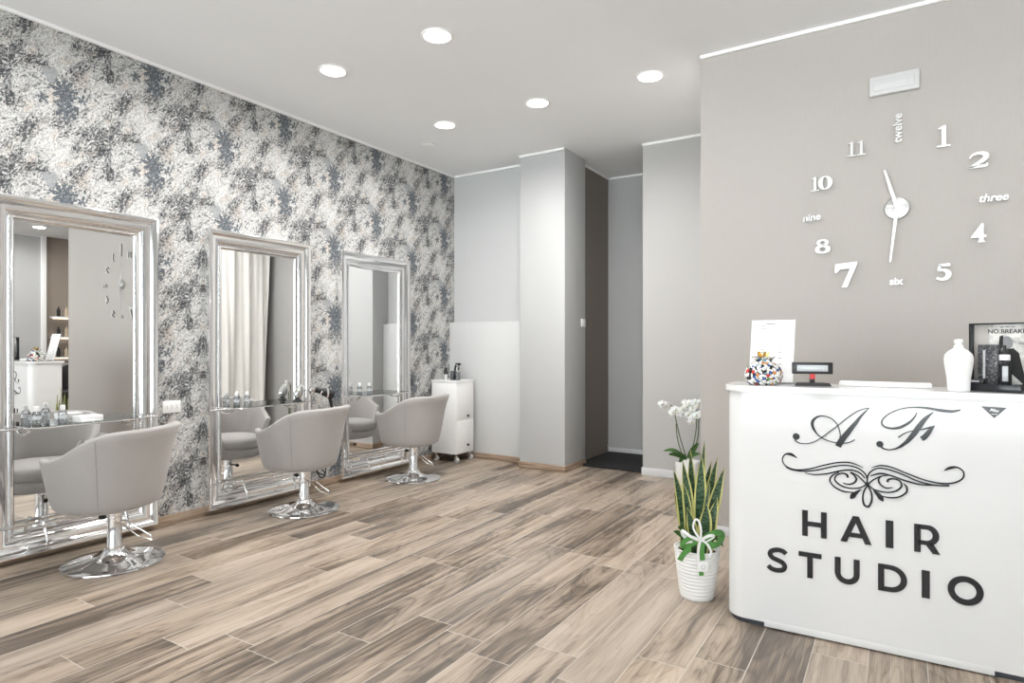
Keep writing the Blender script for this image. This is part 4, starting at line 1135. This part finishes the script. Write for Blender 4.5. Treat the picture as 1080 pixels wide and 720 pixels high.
finish('green_ribbon', bm, 'ribbon_green', t)
# low leaves at rim
bm = NB()
for (a, b, c_, d_) in ((716, 570, 704, 561), (718, 566, 709, 556), (750, 570, 757, 578), (745, 574, 752, 566)):
    blade(bm, pf(a, b, -.07), pf(c_, d_, -.09), .022, (0, 0, .008), 0, 8, .003, 'oval')
finish('small_foliage', bm, 'orchid_leaf', t, 80)
bm = NB(); p0 = pf(733, 596, -.13); box(bm, -.024, .024, -.0008, .0008, -.024, .024, .0005)
xf(bm, Matrix.Translation(p0) @ Matrix.Rotation(ANG, 4, 'Z') @ Matrix.Rotation(math.radians(4), 4, 'Y')); tg = finish('gift_tag', bm, 'paper', t)
bm = NB(); tube(bm, [(.009*math.cos(a), -.0012, .009*math.sin(a)) for a in [k*PI/8 for k in range(16)]], .0008, 5, True)
xf(bm, Matrix.Translation(p0) @ Matrix.Rotation(ANG, 4, 'Z')); finish('tag_emblem', bm, 'ink', tg)

# orchid
OX, OY = -1.60, 5.55
t = thing('potted_orchid', 'white orchid in a square-sided white pot against the light greige wall', 'plant', (OX, OY, 0))
bm = NB()
def rsq(r, a, e=5):
    c, s = math.cos(a), math.sin(a); q = (abs(c)**e+abs(s)**e)**(-1/e); return r*q*c, r*q*s
rings = []
for r, z in ((.086, 0), (.089, .004), (.102, .195), (.102, .205), (.096, .205), (.094, .17)):
    rings.append([bm.verts.new((*rsq(r, 2*PI*k/48), z)) for k in range(48)])
for a, b in zip(rings, rings[1:]):
    for i in range(48):
        j = (i+1) % 48; bm.faces.new((a[i], a[j], b[j], b[i]))
bm.faces.new(rings[0]); bm.faces.new(rings[-1]); finish('pot', bm, 'white_satin', t)
def op(px, py, dep=0):
    s = 5.57/654; p = wpt(0, 0, (px-723)*s, dep, 0); return (p[0], p[1], 1.25-(py-363)*s)
for (a, b, bend, w) in (((720, 482), (696, 474.5), (0, 0, .035), .065), ((721, 483), (701, 478), (0, 0, .02), .05), ((722, 482), (733, 466), (0, 0, .01), .05), ((724, 482), (735, 478), (0, 0, .02), .055), ((720, 482), (712, 488), (0, 0, .03), .05), ((723, 482), (728, 472), (0, 0, .01), .04)):
    finish('leaf', blade(NB(), op(*a, -.02), op(*b, -.03), w, bend, 0, 12, .006, 'oval', (FW[0]*.4, FW[1]*.4, -.9) if w > .05 else None), 'orchid_leaf', t, 80)
stems = [[(720, 481), (714, 462), (710, 445), (707, 432), (703, 426), (697, 424.5)], [(716, 480), (711, 462), (709.5, 446)], [(724, 481), (729, 462), (731, 445), (731, 432), (727, 425), (720, 427), (713, 432)], [(725, 480), (732, 462), (733, 445), (733, 430), (731, 424)]]
for st in stems:
    finish('stem', tube(NB(), [q[:3] for q in catmull([op(*p, -.02)+(0,) for p in st], 6)], .0045, 7), 'stem', t)
fl = [(693.5, 425), (698, 426.5), (704, 434), (707.5, 431), (711, 434), (714.5, 431), (719, 428), (722, 424.5), (718, 424), (725, 429), (728, 423.5), (732, 423.5), (731, 427.5), (721, 436), (725, 439.5), (729, 437), (732.5, 436), (724, 443.5), (715, 435)]
def flower(x, y, k):
    bm = NB(); rnd = random.Random(k)
    c = Vector(op(x, y, -.05-.02*rnd.random())); yaw = ANG+rnd.uniform(-.5, .5)
    mt = Matrix.Translation(c) @ Matrix.Rotation(yaw, 4, 'Z') @ Matrix.Rotation(rnd.uniform(-.3, .3), 4, 'X')
    for i in range(5):
        a = PI/2+2*PI*i/5; rr = .042 if i in (1, 4) else .036; w = .043 if i in (1, 4) else .028
        pl = bmesh.new(); n = 10
        v = [pl.verts.new((0, -.003, 0))]+[pl.verts.new((w*.5*math.sin(2*PI*q/n), -.004*math.cos(2*PI*q/n)-.003, rr*.52-rr*.5*math.cos(2*PI*q/n))) for q in range(n)]
        w_ = [pl.verts.new(q.co+Vector((0, .003, 0))) for q in v]
        for q in range(n):
            j = q % n+1; k2 = (q+1) % n+1
            pl.faces.new((v[0], v[j], v[k2])); pl.faces.new((w_[0], w_[k2], w_[j])); pl.faces.new((v[j], w_[j], w_[k2], v[k2]))
        xf(pl, mt @ Matrix.Rotation(a-PI/2, 4, 'Y'))
        me = bpy.data.meshes.new('x'); pl.to_mesh(me); pl.free(); bm.from_mesh(me); bpy.data.meshes.remove(me)
    f = finish('flower', bm, 'petal', t, 70)
    bm = NB(); bmesh.ops.create_uvsphere(bm, u_segments=8, v_segments=6, radius=.0055); xf(bm, mt @ Matrix.Translation((0, -.008, -.003))); finish('flower_lip', bm, 'petal_core', f)
for k, (a, b) in enumerate(fl): flower(a, b, k)

# ================================================================ LIGHT, WORLD, CAMERA
w = bpy.data.worlds.new('World'); bpy.context.scene.world = w; w.use_nodes = True
bg = w.node_tree.nodes['Background']; bg.inputs[0].default_value = (.93, .965, 1, 1); bg.inputs[1].default_value = 1.0
nt = w.node_tree; tc = nt.nodes.new('ShaderNodeTexCoord'); sx = nt.nodes.new('ShaderNodeSeparateXYZ'); mr = nt.nodes.new('ShaderNodeMapRange')
mr.inputs[1].default_value = -.12; mr.inputs[2].default_value = .12; mr.inputs[3].default_value = 11.5; mr.inputs[4].default_value = 4.0  # lower half brighter than the sky: added ground glow to lift the ceiling
nt.links.new(tc.outputs['Generated'], sx.inputs[0]); nt.links.new(sx.outputs[2], mr.inputs[0]); nt.links.new(mr.outputs[0], bg.inputs[1])
cam = bpy.data.cameras.new('camera'); co = bpy.data.objects.new('camera', cam); C.objects.link(co)
cam.sensor_width = 36; cam.lens = FPX/1080*36; cam.shift_y = 3/1080; cam.clip_start = .05
co.location = (0, 0, CH); co.rotation_euler = (PI/2, 0, ANG)
sc = bpy.context.scene; sc.camera = co
sc.view_settings.view_transform = 'Standard'; sc.view_settings.look = 'None'; sc.view_settings.gamma = 1; sc.view_settings.use_curve_mapping = False
sc.view_settings.exposure = 0.16
